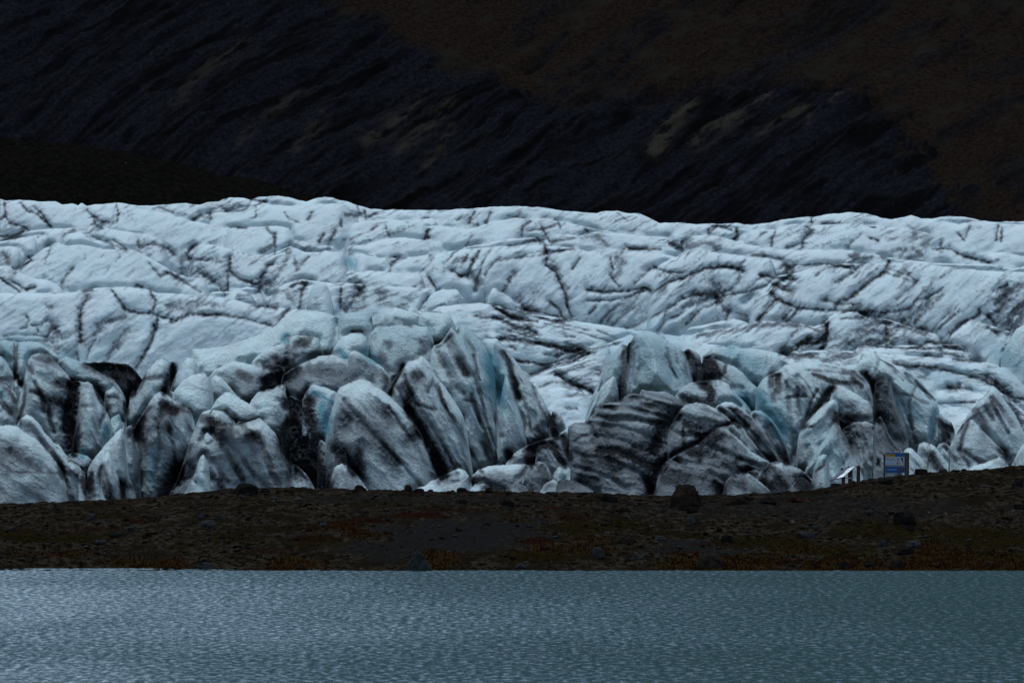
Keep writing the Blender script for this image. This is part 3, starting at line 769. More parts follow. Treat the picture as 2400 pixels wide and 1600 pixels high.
# ---------------------------------------------------------------- the upper glacier: ridge behind ridge
# foot row, distance, foliation angle, slope k, options | crest
UPPER = """
620 2450 28 1.0|A 0,195 40,205 130,200 310,215 380,210 430,230 500,225 540,240 560,220 600,240 680,230 810,220 870,228 930,240 1080,240 1200,230 1280,225 1380,235 1440,215 1510,215 1530,200 1590,185 1690,190 1730,200 1780,180 1890,172 1990,185 2060,205 2110,215 2160,195 2240,182 2300,190 B 0,205 60,218 120,240 200,262 300,270 350,268 500,273 700,270 870,262 1000,252 1200,245 1350,250 1450,265 1560,280 1760,290 1790,280 1900,277 1960,290 2060,298 2130,330 2190,360 2240,355 C 0,357 90,370 200,365 330,365 380,360 470,375 600,355 700,335 760,330 860,318 900,322 1000,300 1150,287 1270,297 1380,325 1440,335 1500,325 1570,307 1640,328 1720,333 1790,318 1870,313 1960,322 2060,340 2180,357 2240,348 2352,348 2420,350
640 2330 28 1.1|A 700,250 870,232 950,258 1100,285 1340,350 1600,400 1800,480 1900,560
600 2340 24 1.1|A 1380,300 1450,285 1560,290 1700,250 1800,235 1950,240 2100,250 2200,230 2352,225 B 60,300 140,330 200,345
610 2330 24 1.1|C 370,470 400,430 470,405 640,405 760,365 950,375 1200,365 1400,385 1550,395 1700,430 1800,460 1950,520 2100,600
600 2300 24 1.1|C 1640,400 1700,370 1790,345 1900,370 2000,350 2352,370 2420,370
590 2280 26 1.1|B 330,370 400,345 560,330 640,330 740,372
620 2240 26 1.1|A 1500,375 1650,395 1900,380 1990,395 2030,480 2130,490 2200,520 2300,500 2352,520
640 2220 26 1.0|B -20,385 150,345 330,335 500,345 580,380 700,380 850,400 940,385 1050,350 1200,325 1400,330 1520,350 1700,390 1900,430 2200,455 C 0,460 60,520
620 2180 22 1.1|B 740,560 850,525 1000,500 1150,470 1300,460 1420,470 1450,520
640 2150 22 1.1|C 2000,590 2100,565 2200,560 2352,590 2420,600
650 2120 30 1.0|A -20,470 80,450 200,415 330,400 480,395 660,385 750,400 870,420 960,430 1060,450 1130,490 1190,555 1215,600
650 2100 22 1.0|B 1380,520 1410,440 1560,435 1640,450 1750,420 1900,430 2100,460 2300,540 C 0,555 60,600
660 2060 30 1.0|A 330,540 360,505 410,490 480,430 560,425 640,470 760,500 850,540 880,600
670 2080 30 1.0|A -20,490 100,470 200,455 300,440 330,520
700 2020 26 1.0|B -20,520 150,510 300,470 440,460 600,480 680,510 740,550 780,620
780 1960 25 1.0|C -60,480 0,460 100,445 230,450 350,480 450,510 700,545 850,545 1150,550 1400,590 1500,610 1800,640 2130,640 2352,690 2420,700
720 1950 30 1.0|A -20,525 60,520 140,530 180,575 205,615 225,720
700 1900 30 1.0|A 1260,560 1340,515 1460,510 1600,540 1720,575 1850,580 1900,560 2000,520 2100,560 2352,560 B 0,560 60,570 100,640
860 1820 38 0.9|B 20,640 60,575 90,560 250,595 400,600 560,585 740,555 900,535 1100,520 1380,512 1600,530 1700,555 1850,550 2000,550 2200,575 C 0,600 90,598 250,650 400,680 560,720 700,765 960,850 1200,900 1400,930 1800,820 2000,760 2200,700 2352,660 2420,640
760 1780 38 0.9|C -260,690 -150,640 -40,592 0,562 110,548 300,570 450,590 600,605 690,640 710,700 640,745
800 1740 42 0.9|C 420,900 520,840 600,775 650,725 800,700 950,650 1100,640 1300,640 1420,630 1600,640 1800,660 2100,690 2352,700 2420,700
880 1680 30 0.9|A 60,760 130,650 230,590 300,540 380,500 450,515 560,510 640,520 700,545 860,540 930,550 1010,590 1100,640 1200,700 1300,735 1400,740 1450,780 1490,850 1520,900
860 1560 24 0.9|B -60,665 80,690 250,690 380,705 560,705 610,740 650,830
820 1520 30 0.9|A -20,660 60,655 100,690 180,720 250,745 330,750 420,800 520,850
860 1480 26 0.9|A 1350,850 1420,830 1600,830 1700,800 1790,810 1870,850 1900,900
850 1420 20 0.8|A 1790,960 1830,870 1890,820 1960,780 2080,745 2200,765 2352,775 B 0,770 150,780 320,795 620,810 680,850 720,900 760,980
860 1380 12 0.7|A 1540,950 1545,865 1570,835 1640,822 1720,840 1790,890 1840,960
900 1360 12 0.5|A 2055,960 2080,850 2100,795 2160,772 2300,775 2330,800 2352,990
840 1340 20 0.8|B 500,990 530,960 600,870 640,840 700,815 800,820 860,860 910,930
850 1320 14 0.5|B 940,930 960,890 1000,830 1045,803 1100,830 1200,890 1280,960
880 1300 34 0.8|A -20,845 150,840 400,845 580,830 650,810 800,802 900,800 1000,815 1080,840 1250,850 1400,855 1500,870 1620,890 1750,930 1850,940 2000,950 2200,965 2340,1000 2370,1060
960 1250 10 0.9|F 400,140 430,95 490,95 560,60 720,40 860,30 1000,50 1040,75 1200,110 1400,130 1600,170 1882,210 C -20,1140 0,1130 200,1150 300,1180
900 1210 34 0.8|C 1760,1190 1840,1130 1900,1080 1990,1020 2100,1060 2200,1090 2300,1120 2352,1150 2420,1170
860 1230 20 0.8|C -60,1100 0,1090 200,1050 340,1020 400,1030 470,1055 560,1090
900 1180 30 0.8|C -20,1140 200,1095 350,1080 480,1045 600,1035 800,1050 900,1070 960,1060 1000,1030 1010,1000 1080,975 1200,970 1260,1010 1400,1020 1500,1050 1650,1100 1800,1140 1850,1180
960 1120 14 0.9|N 700,1160 700,1000 780,920 1000,880 1120,840 1300,790 1480,720 1560,740 1700,740 1900,760 2100,790 2352,830 G 1300,250 1450,258 1600,262 1700,280 1800,300 1900,350 2045,400
980 1060 12 1.0|N 300,1150 400,1000 560,1090 700,1040 900,960 1100,860 1280,800 1400,850
1010 1010 16 1.0|N 520,1180 600,1100 760,1090 880,1130 960,1190 1060,1250 1160,1290 1200,1400
1010 1000 12 1.0|N 600,1300 700,1220 850,1200 1000,1240 1150,1290 1200,1400 1150,1568
960 1080 8 1.0|H 60,380 110,300 200,285 350,275 700,280 720,240 1000,235 1500,225 1580,250 1640,300 1690,360
980 960 6 1.0|H 640,440 690,380 740,285 1000,310 1500,345 1750,370 1900,410 2000,500 2045,560 2120,700
980 900 4 1.0|H 1260,560 1275,530 1285,450 1310,440 1400,440 1560,470 1750,530 1900,640 2045,760 2120,800
1000 880 4 1.0|H 1100,700 1120,430 1200,440 1270,480 1290,600
1010 870 6 1.0|H 1240,720 1330,600 1450,580 1620,610 1750,620 1850,680 2000,850 2120,900
1040 850 8 1.0|H 1330,900 1340,740 1450,720 1560,735 1700,800 1800,900
"""
# the ice that all the ridges stand on
def glacier_bed():
    ys = np.array([740, 900, 1050, 1200, 1400, 1600, 1800, 2000, 2200, 2400, 2560, 2750.0])
    zz = np.array([-3, -2, 0, 3, 9, 15, 23, 32, 41, 52, 62, 30.0])
    xs = np.linspace(-330, 330, 120)
    X, Y = np.meshgrid(xs, ys)
    X = X * (0.45 + Y / 2600.0)
    Z = np.repeat(zz[:, None], 120, 1) + (fbm(X / 30, Y / 60, 3, 3) - 0.5) * 3
    V = np.stack([X, Y, Z], -1).reshape(-1, 3)
    n = len(V)
    return mesh_from("glacier", V, grid_faces(len(ys), 120), M_ICE, {"dirt": np.full(n, 0.35), "blue": np.zeros(n)})

GL = tag(glacier_bed(), "pale blue-grey glacier of low ridges streaked with dark dirt, below the mountain", kind='structure')
def outline_info(ol):
    o = ol[0] if isinstance(ol, tuple) else ol
    full = list(o)
    return full, (min(p[0] for p in o), max(p[0] for p in o), min(p[1] for p in o), max(p[1] for p in o))
_UP = []
for ln in UPPER.strip().splitlines():
    h, p = ln.split('|'); _UP.append((float(h.split()[1]), outline_info(pts(p))))
for i, ln in enumerate(UPPER.strip().splitlines()):
    h, p = ln.split('|')
    base, D, ang, k = [float(v) for v in h.split()]
    far = D > 1300
    ice_body("ice_ridge", pts(p), base + 45, D, M_ICE, CR_UP, GL, a=ang, k=k * 1.55, g=0.05, taper=46.0, H=85.0,
             P=12 if far else 16, Rr=16 if far else 20, step=3.1, amp=2.6 if far else 2.8, wav=24, streak=0.34 if far else 0.28,
             seed=i + 1, back=1.2, origin=False, nearer=[q for d_, q in _UP if d_ < D - 5], gap=(13.0, 9.0))

# ---------------------------------------------------------------- the broken front: every serac a thing of its own
# name | label | category | layer (0 back .. 13 front) | foot | a g cap P R k flute amp | crest
SERACS = """
serac|black dirt-filled cleft wall at the left of the blue-white pyramid|serac|2|1000|0 1.0 0 14 20 .2 0 1.6|G 490,720 510,500 540,290 600,205 625,230 650,720
serac|black cleft wall at the right of the blue-white pyramid|serac|1|1000|0 1.0 0 14 20 .2 0 1.6|G 1030,640 1050,420 1110,380 1180,375 1240,420 1270,640
ice_cliff|blue-white ice shelf sloping down left of the rounded blocks in the middle|ice cliff|0|1000|20 .05 60 34 40 .5 0 1.6|E -20,560 0,370 100,365 250,345 380,300 500,260 600,205 700,130 800,85 900,90 1000,110 1080,130 1100,200 1085,290 1040,380 1000,440
ice_cliff|pale fluted blue ice cliff behind the big rounded serac on the right|ice cliff|0|960|80 .05 30 30 36 .45 6 1.6|G 1180,400 1180,330 1250,262 1400,256 1600,262 1700,280 1780,310 1860,370 1900,420
ice_cliff|blue ice cliff at the far right edge with a dark groove|ice cliff|-38|960|80 .08 20 34 40 .5 6 1.6|H 1700,420 1750,350 1820,260 1870,235 2045,255 2120,260
ice_cliff|blue ice knob above the cliff at the right edge of the glacier|ice cliff|0|860|60 .08 0 30 30 .5 4 1.6|C 2190,1290 2225,1215 2262,1150 2300,1090 2352,1060 2420,1050
serac|pale flat-topped serac at the left edge split by a black crack|serac|1|980|15 .06 60 34 34 .4 3 1.6|D -30,160 0,135 60,130 120,150 130,185 150,150 230,140 300,145 350,160 400,200 480,250 540,330 560,420
serac|small broken serac low at the left edge under the split one|serac|3|1010|50 .22 10 28 26 .4 4 2|D -30,260 20,270 60,320 90,380 115,430 100,470
serac|crumpled grey serac at the left edge beside the tall pyramid|serac|4|1040|50 .25 10 28 28 .4 4 2.4|D -30,440 0,480 60,510 120,560 150,620 160,700 120,780
serac|low smooth serac at the left edge above the big front mound|serac|5|1060|50 .2 12 26 30 .4 3 1.6|D -30,600 10,630 50,680 90,740 110,800 80,860
ice_block|dark arched ice wall in the hollow behind the left seracs|ice wall|1|980|40 .42 10 18 22 .3 4 2.6|D 640,420 690,320 800,313 930,315 1050,330 1110,360 1160,420 1200,470 1240,560
ice_block|clean white ice plate sloping right behind the tall left pyramid|ice block|2|1040|-30 .04 200 26 34 .5 0 1.2|D 440,420 480,310 550,265 640,300 750,350 850,410 960,470 1020,560 1055,640 1060,760 1000,800
serac|tall leaning pyramid serac on the left with a flat grey facet near its tip|serac|4|1130|-28 .20 26 46 52 .35 0 2.2|D 60,860 70,830 130,700 180,560 220,380 235,300 265,255 330,240 400,250 430,275 520,370 570,430 600,480 640,470 700,480 780,520 840,600 900,700 940,820 950,960
serac|slender rounded serac just right of the black crevasse on the left|serac|6|1110|-70 .22 24 40 40 .3 6 1.8|D 600,1010 640,800 655,690 670,560 690,490 730,475 770,500 800,590 820,640 860,680 890,720 925,800 940,880 930,950 890,980 875,1020
ice_block|small snow-white ice block with a grey layered side in the left gully|ice block|5|1040|10 .2 16 26 22 .4 2 1.6|D 870,640 880,565 950,518 990,555 1010,615 1050,700 1060,800
ice_block|small wedge of blue ice deep in the left gully|ice block|6|1060|20 .05 20 24 18 .4 0 1.2|D 905,850 930,780 1000,738 1010,800 1040,820 1020,860 980,900
ice_block|thin ice splinter standing between the left gully and the pale column|ice block|3|1000|20 .05 20 20 14 .3 0 1.2|D 1075,680 1082,590 1115,545 1135,580 1130,680
serac|tall pale column serac leaning left with a white rounded top|serac|5|1100|-20 .10 34 40 42 .4 3 1.6|D 1010,880 1030,800 1060,720 1150,540 1200,440 1240,370 1310,300 1360,283 1400,310 1420,360 1420,450 1400,560 1380,640
ice_block|small white knob beside the top of the pale column serac|ice block|3|960|0 .05 40 22 18 .4 0 1.2|D 1405,380 1410,305 1450,293 1490,325 1500,400
serac|upright snow-white serac with a black gap on its left side|serac|4|1000|-50 .06 60 30 30 .4 2 1.6|D 1400,620 1430,520 1460,430 1500,375 1530,300 1570,278 1620,280 1650,330 1665,395 1655,460
serac|grey sandy ice mound with a pointed right end over a dark cavity|serac|3|1010|-30 .42 16 34 42 .45 0 2.0|E 100,640 120,570 180,510 300,455 400,475 480,490 560,490 640,485 680,505 690,560 690,640
serac|rounded grey fin serac in front of the sandy ice mound|serac|5|1040|-40 .36 22 34 30 .35 0 1.8|D 1740,620 1755,450 1800,424 1850,440 1920,520 1970,580 2010,620 2060,740
serac|triangular white-topped serac with a dirty layered foot left of the ribbed one|serac|6|1060|-22 .16 60 38 40 .4 0 1.8|D 1420,700 1450,560 1520,470 1580,430 1660,405 1720,415 1750,460 1780,540 1784,630 1790,760
ice_block|smooth white ice cap lying over the shoulder of the ribbed serac|ice block|9.5|1010|-25 .10 60 40 34 .4 0 1.4|E 120,860 140,810 180,740 240,685 280,690 330,720 400,760 470,800 500,850 505,870/E 120,862 150,815 250,830 330,890 380,910 430,898 505,872
serac|dark pointed serac with a black hollow face and blue foot|serac|7|1210|-60 .40 24 46 50 .3 5 2.0|D 1100,900 1150,800 1240,660 1300,575 1350,560 1400,590 1470,650 1590,715 1620,800 1640,900 1640,1200
ice_block|small white horn of ice beside the tip of the dark pointed serac|ice block|6|1000|-30 .04 90 26 22 .4 0 1.2|D 1380,620 1390,570 1412,545 1450,560 1540,640 1590,700 1640,715 1670,730 1670,800
serac|broad ribbed serac with fanning furrows left of the black cavity|serac|9|1210|6 .40 34 60 62 .4 4 2.4|D 1395,1460 1420,1400 1480,1300 1530,1150 1590,960 1640,830 1665,770 1690,730 1750,710 1850,715 1930,760 1970,830 E 380,860 500,875 560,930 620,1000 650,1080 690,1170 740,1260 760,1400
serac|grey serac piece with clean white top leaning against the ribbed serac|serac|7|1100|0 .18 60 34 34 .4 0 1.8|E 415,790 440,740 480,690 560,660 640,665 690,700 715,770 700,840 665,900 655,1000 670,1100
ice_block|tiny ice spike standing just above the black cavity|ice block|6|960|0 .06 30 18 14 .3 0 1.2|E 580,700 600,660 640,630 680,603 692,640 694,720
serac|big smooth front mound at the lower left corner of the ice|serac|12|1230|-30 .42 30 52 70 .4 0 1.8|D -60,860 0,845 80,840 150,850 200,900 300,950 400,1060 470,1150 520,1230 560,1380 600,1500
serac|long curved fin descending behind the lower left mound|serac|11|1230|-52 .30 26 40 40 .35 0 1.8|D 120,900 140,840 170,790 220,750 270,770 330,830 370,900 430,960 480,1050 560,1180 650,1260 730,1380 790,1500
serac|low smooth ridge of ice tucked behind the curved fin|serac|9|1160|-40 .26 20 34 30 .4 0 1.6|D 420,1080 440,990 500,1008 540,1070 600,1140 660,1180 700,1240
ice_block|small tilted ice slab with white top in the lower left hollow|ice block|11|1130|10 .12 22 24 18 .4 0 1.4|D 560,1150 565,1100 590,1068 650,1075 740,1100 772,1140/D 558,1150 600,1140 660,1180 700,1195 740,1170 772,1142
ice_block|round white ice cobble in the lower left hollow|ice block|12|1120|0 .05 20 16 12 .4 0 1.0|D 655,1260 660,1230 685,1216 712,1232 716,1262
serac|sharp spire serac left of the black gap with rough right edge|serac|9|1200|-8 .28 26 42 44 .3 4 2.0|D 730,1220 760,1150 800,1100 870,1010 960,910 1010,865 1035,875 1045,960 1060,1130 1080,1280 1110,1350 1150,1500
serac|narrow dark-topped finger of ice right behind the sharp spire|serac|8|1200|-8 .34 0 34 30 .3 3 1.6|D 1036,980 1045,880 1070,845 1100,840 1115,880 1130,1000 1165,1130 1175,1250 1180,1480
serac|horned grey serac with fluted foot at the lower left|serac|11|1220|-80 .30 22 36 34 .3 8 2.0|D 740,1500 770,1260 820,1180 880,1078 900,1066 920,1078 932,1110 960,1200 1000,1320 1030,1500
serac|small pale fluted horn beside the lower left hollow|serac|12|1220|-80 .22 22 28 26 .3 8 1.6|D 690,1500 720,1290 760,1230 800,1195 822,1180 832,1210 832,1300 860,1420 900,1500
serac|slim pale cone of ice standing at the foot of the ribbed serac|serac|12|1215|4 .16 0 38 40 .35 0 1.4|D 1510,1450 1600,1320 1640,1200 1670,1110 1700,1084 1720,1120 1750,1200 1760,1460
ice_block|little ice pyramid in front of the slim pale cone|ice block|13|1215|0 .16 0 26 26 .45 0 1.2|D 1490,1470 1520,1435 1560,1370 1600,1295 1640,1330 1690,1400 1720,1470
ice_block|white chip of clean ice stuck high on the ribbed serac|ice block|10.2|1046|0 .0 0 14 10 .3 0 1.0|K 1308,420 1315,370 1340,336 1365,360 1410,400 1412,430/K 1308,425 1325,470 1345,480 1375,470 1412,432
serac|lumpy white serac with dark underside on the edge of the shelf|serac|1|930|-10 .22 24 34 32 .4 0 2.0|E 440,460 470,430 530,380 640,330 700,280 780,268 880,272 930,290 945,330 965,400 990,440
serac|wide sandy dome of ice in the middle left below the shelf|serac|4|1010|-14 .46 12 44 56 .5 0 2.0|E 650,640 665,560 720,520 820,470 940,420 1040,412 1130,440 1200,480 1280,550 1340,600 1380,650 1400,720
ice_block|rounded white cube of ice topping the middle rim|ice block|1|840|0 .06 40 30 24 .4 0 1.2|E 1070,260 1072,150 1110,110 1180,95 1290,97 1325,130 1330,200
ice_block|round white ice lump with teal underside below the cube|ice block|3|860|20 .10 40 34 30 .4 0 1.4|E 1020,390 1060,330 1100,280 1170,255 1240,250 1290,290 1300,330 1290,400 1260,430
ice_block|speckled grey ice tongue sliding down beside the big rounded head|ice block|6|930|-40 .42 6 28 28 .4 0 2.0|E 1145,440 1160,395 1190,380 1240,400 1330,450 1400,500 1440,550 1452,600 1430,670
serac|big rounded serac head with clean blue-white brow in the centre|serac|3|1000|-10 .24 44 48 46 .4 0 2.0|E 1250,430 1290,350 1300,260 1350,215 1500,195 1650,195 1730,205 1760,250 1780,330 1820,420 1860,520 1900,620
serac|smooth white crown of ice behind the big rounded head|serac|1|860|10 .12 30 34 34 .4 0 1.6|E 1240,260 1270,220 1350,170 1400,150 1420,110 1490,65 1530,70 1620,95 1700,120 1750,170 1820,260
serac|dark-shouldered small serac right of the white crown|serac|2|900|-20 .18 26 30 28 .4 0 1.8|F 410,140 430,100 500,95 605,105 650,130 680,200 695,250 700,330
serac|broad central serac with a crossed dark vein and long smooth flank|serac|9|1205|-42 .36 34 62 66 .42 0 2.0|E 980,1060 1000,900 1040,780 1060,690 1090,650 1150,620 1240,590 1310,605 1340,640 1370,652 1450,710 1530,790 1600,870 1650,930 1690,1000 1720,1100 1760,1200 1810,1310 1830,1420
serac|knuckle-topped serac with dark eye hollows right of the broad central one|serac|6|1190|-62 .27 26 52 50 .38 5 2.2|F 160,720 200,640 250,560 300,500 340,460 400,448 430,418 460,440 510,490 530,560 600,640 680,760 740,860 770,1000 800,1200 830,1400
serac|great steep slab serac with a sharp notch-shaped tip in the centre|serac|4|1180|-66 .20 26 54 56 .34 6 2.0|F 500,400 520,345 560,330 600,285 652,212 690,240 720,182 760,190 800,240 850,290 900,350 950,450 975,560 980,760 1010,900 1040,1080 1090,1210 1110,1300
serac|wedge serac with a deep blue cut face and dark stripe right of centre|serac|3|1140|-68 .14 20 50 46 .3 5 1.8|F 930,900 910,600 875,320 900,292 960,290 990,295 1060,380 1130,460 1200,560 1290,680 1350,780 1400,890 1415,1000 1420,1100
ice_block|thin pale flake leaning inside the blue cut of the wedge serac|ice block|5|1110|-70 .08 60 22 24 .2 3 1.4|F 990,900 1020,700 1050,548 1070,590 1100,640 1130,760 1170,880 1200,1000 1215,1100
ice_block|dark-edged round ice stump right of the wedge serac|ice block|4|1080|-70 .3 14 24 22 .3 3 1.6|F 1370,950 1390,840 1420,818 1460,850 1495,930 1500,1010
serac|black dirt-covered ice hollow left of the broad central serac|serac|5|1200|-60 .9 0 30 40 .3 6 2.6|E 640,1000 680,760 700,715 740,715 800,745 850,735 885,750 960,860 1000,1000 1020,1200 1060,1300 1080,1400
ice_block|clean tilted ice block with blue shadowy side above the black hollow|ice block|7|1020|-10 .06 60 30 22 .4 0 1.2|E 810,740 835,690 870,640 890,625 980,650 1060,685 1050,740 1025,800 1000,900
ice_block|teal glassy wedge wedged beside the broad central serac|ice block|6|1050|-60 .1 10 26 26 .25 0 1.6|E 860,820 875,750 920,765 960,785 1010,840 1015,920 990,1010
ice_block|grey rounded ice lump in the black hollow|ice block|8|1180|-40 .34 10 28 28 .35 0 1.8|E 920,1100 945,1030 980,1058 1050,1105 1080,1170 1110,1230
ice_block|dark bean-shaped ice lump against the foot of the broad central serac|ice block|10|1100|-40 .75 0 20 16 .3 0 1.4|E 1050,1160 1060,1108 1100,1093 1132,1120 1145,1200
ice_block|sharp pale ice tooth at the foot of the black hollow|ice block|11|1200|-60 .20 12 30 28 .35 2 1.8|E 735,1420 735,1212 790,1238 860,1310 905,1400 920,1460
ice_block|speckled cracked ice wedge on the moraine beside the black hollow|ice block|11|1200|-50 .28 12 34 34 .4 0 1.8|E 1000,1430 1030,1300 1050,1232 1100,1212 1140,1220 1220,1300 1290,1400 1310,1450
serac|low arched serac with a dark inner curve between the centre and right groups|serac|9|1140|-20 .40 16 40 36 .4 0 1.8|F 1040,1230 1060,1200 1120,1130 1200,1078 1300,1040 1400,1010 1440,1020 1490,1100 1530,1200 1540,1280
serac|curved pale shoulder of ice linking the arch to the striped serac|serac|7|1120|-30 .14 20 28 28 .35 0 1.4|F 1420,1060 1440,1000 1470,970 1510,945 1560,930 1600,960
ice_block|speckled upright flake under the dark arch|ice block|10|1130|-50 .30 8 24 22 .35 0 1.6|F 1265,1230 1275,1150 1280,1100 1320,1072 1360,1085 1390,1130 1440,1200 1475,1260
ice_block|white wrinkled ice tongue lying on the moraine crest in the centre|ice block|11|1180|30 .24 14 30 30 .5 0 1.8|F 450,1380 500,1340 560,1318 650,1270 700,1243 750,1258 790,1310 810,1390
ice_block|long low dirty ice hump on the moraine crest|ice block|10|1180|16 .42 16 34 36 .5 0 1.8|F 760,1380 800,1300 850,1258 930,1228 1020,1222 1110,1215 1190,1212 1280,1230 1360,1290 1400,1400
ice_block|egg-shaped grey ice boulder with dark right side|ice block|11|1170|-50 .40 10 34 32 .4 0 1.6|F 1165,1370 1190,1290 1230,1222 1290,1195 1340,1200 1370,1250 1395,1340
ice_block|bright clean ice slab leaning right below the striped serac|ice block|12|1165|60 .03 90 26 18 .4 0 1.2|F 1360,1370 1400,1280 1440,1235 1500,1221 1526,1250 1512,1340
ice_block|thin white ice sheet on the moraine left of the dark boulders|ice block|12|1175|8 .02 60 18 16 .7 0 1.0|F 360,1415 430,1378 520,1355 570,1380 590,1410
ice_block|small white two-humped ice lump among the dark stones|ice block|13|1175|20 .14 14 22 18 .5 0 1.4|F 780,1420 800,1390 830,1358 860,1362 890,1355 930,1380 985,1425
ice_block|small dark grey cone of ice on the moraine crest|ice block|13|1180|10 .55 0 22 22 .5 0 1.4|F 1025,1425 1070,1385 1130,1350 1200,1375 1230,1425
ice_block|knobbly little grey ice heap beside the bright slab|ice block|13|1180|30 .30 8 20 16 .5 0 2.4|F 1305,1425 1330,1370 1360,1345 1400,1328 1430,1345 1450,1425
ice_block|black gravel-coated ice wedge in front of the striped serac|ice block|13|1185|-20 .82 0 26 26 .5 0 1.8|F 1410,1425 1440,1345 1480,1323 1560,1335 1650,1380 1720,1430
serac|blue-white pyramid serac with a sharp central edge|serac|3|1000|-60 .07 0 44 46 .36 0 1.6|G 500,700 540,620 560,540 590,430 600,300 600,220 640,150 720,115 800,130 880,180 950,230 1010,260 1050,310 1070,390 1090,460 1105,525 1120,640
serac|slender slab leaning left against the blue-white pyramid|serac|4|1020|62 .13 14 36 34 .36 2 1.6|G 235,870 270,730 300,640 340,560 380,440 400,360 430,310 480,270 530,240 575,232 570,330 560,440 550,540 540,700
ice_block|tapered grey ice blade low on the left flank of the pyramid|ice block|5|1020|60 .2 8 24 26 .3 2 1.4|G 240,860 300,700 370,570 420,520 465,478 485,490 500,560 515,640 520,720
serac|dark-streaked rounded pillar right of the pyramid serac|serac|2|960|-75 .16 16 32 28 .36 4 1.6|G 1000,340 1030,285 1070,262 1130,285 1170,340 1175,410 1160,480 1150,560
serac|squat grey serac with a black left side between pyramid and rounded giant|serac|2|1000|-35 .20 14 38 36 .4 2 2.0|G 1140,620 1165,500 1185,400 1190,345 1240,338 1300,350 1360,380 1430,400 1500,450 1560,520 1620,570 1640,700 1660,900
serac|white-topped dome serac with a dark smudge above the folded slabs|serac|5|1060|-40 .16 40 42 46 .45 0 1.8|G 950,680 970,620 1000,580 1070,535 1150,520 1250,515 1320,510 1380,540 1430,590 1480,650 1530,700 1570,760 1600,860
serac|dark grey striped serac with stacked curved bands|serac|8|1205|-10 .46 0 56 58 .44 0 2.6|G 95,1430 110,1250 130,1130 100,1050 100,930 110,880 160,855 240,850 300,790 350,730 380,700 440,690 520,690 560,640 620,615 680,620 690,585 760,600 850,605 880,600 960,640 1010,680 1045,715 1060,800
serac|layered oval block of ice wedged high between the striped and fin seracs|serac|9|1120|-16 .32 10 44 42 .45 0 2.0|G 900,1000 920,880 970,800 1000,750 1050,710 1130,690 1200,700 1290,740 1370,800 1430,860 1450,950
serac|long brown-grey fin serac sweeping down to the right|serac|8|1150|-50 .33 18 42 42 .4 0 2.0|G 1270,780 1290,720 1360,685 1420,690 1500,740 1560,790 1640,860 1700,960 1760,1050 1800,1160 1820,1260
serac|second grey fin nested in front of the long brown-grey one|serac|9|1150|-50 .32 10 38 38 .4 0 2.0|G 1360,960 1380,880 1430,845 1500,880 1550,960 1620,1050 1720,1170 1760,1260
serac|thin outermost fin with a brown cleft beside the deep blue wall|serac|7|1150|-60 .34 12 34 32 .35 0 2.0|G 1550,860 1565,770 1600,750 1650,755 1690,785 1740,830 1790,900 1840,1000 1880,1110 1895,1260
serac|dark smooth pyramid serac with a straight crack low in the right group|serac|10|1200|-24 .42 8 52 56 .44 0 2.0|G 790,1440 830,1260 870,1180 940,1130 1040,1070 1150,1020 1220,960 1300,890 1340,882 1420,940 1500,1010 1560,1080 1650,1125 1720,1170 1730,1260 1740,1330
ice_block|black-sanded ice slope at the very foot of the dark smooth pyramid|ice block|11|1200|-14 .58 0 40 44 .5 0 1.8|G 780,1440 830,1300 880,1190 920,1140 1000,1180 1130,1225 1280,1275 1360,1330 1390,1440
ice_block|charcoal rounded ice mound on the moraine right of the big boulder|ice block|12|1190|-20 .56 6 36 40 .5 0 1.8|G 1340,1430 1365,1320 1420,1270 1500,1250 1560,1262 1620,1310 1700,1375 1760,1430
ice_block|thin grey ice rib behind the charcoal mound|ice block|11|1190|-34 .42 6 30 30 .45 0 1.6|G 1520,1300 1545,1240 1600,1228 1680,1258 1760,1310 1870,1410
serac|long low grey ridge of ice running down toward the reading stand|serac|11|1180|-20 .42 12 42 40 .45 0 1.8|G 1620,1280 1650,1215 1700,1180 1770,1165 1850,1178 H 0,1180 60,1160 130,1180 230,1210 300,1250 360,1310 425,1400
ice_block|dark stone-grey ice boulder with a whitish left corner|ice block|13|1160|0 .5 0 28 26 .5 0 1.8|H 150,1410 170,1370 205,1335 235,1290 280,1283 330,1318 360,1380 380,1410
serac|giant rounded serac with folded top and deep blue left wall|serac|6|1180|-56 .17 26 60 60 .36 6 2.2|H -110,900 -104,760 -100,640 -85,570 -40,500 0,470 60,445 100,430 130,390 230,365 300,360 430,365 560,390 680,430 760,480 810,550 840,640 860,740 880,830 930,960 960,1100 970,1300
serac|smooth bulging lobe of ice hanging on the right of the giant serac|serac|6.7|1010|-40 .12 40 44 42 .3 0 1.4|H 490,680 515,590 560,548 620,575 700,620 800,680 850,760 862,800/H 485,690 540,800 600,845 680,865 740,850 800,855 840,840 862,802
serac|curved blade serac hooked under the smooth bulging lobe|serac|8|1160|40 .14 20 44 44 .3 4 1.8|H 220,1180 240,960 300,860 400,750 470,690 520,664 555,690 568,740 560,800 600,1000
serac|pale pyramid fin behind the reading stand with a bluish face|serac|10|1170|-70 .14 20 50 50 .32 7 1.8|H 270,1400 300,1220 400,1060 480,940 520,860 550,845 580,890 640,1000 690,1120 740,1240 800,1400
ice_block|fluted grey stub of ice directly behind the reading stand|ice block|12|1170|-80 .24 10 24 22 .3 7 1.6|H 330,1400 365,1230 400,1130 440,1100 480,1110 490,1200 500,1400
serac|fluted dirty ice curtain behind the blue notice board|serac|8|1150|-74 .36 4 44 50 .34 9 1.8|H 560,1100 600,900 680,850 780,840 850,870 900,920 960,1000 1060,1060 1110,1180 1120,1300
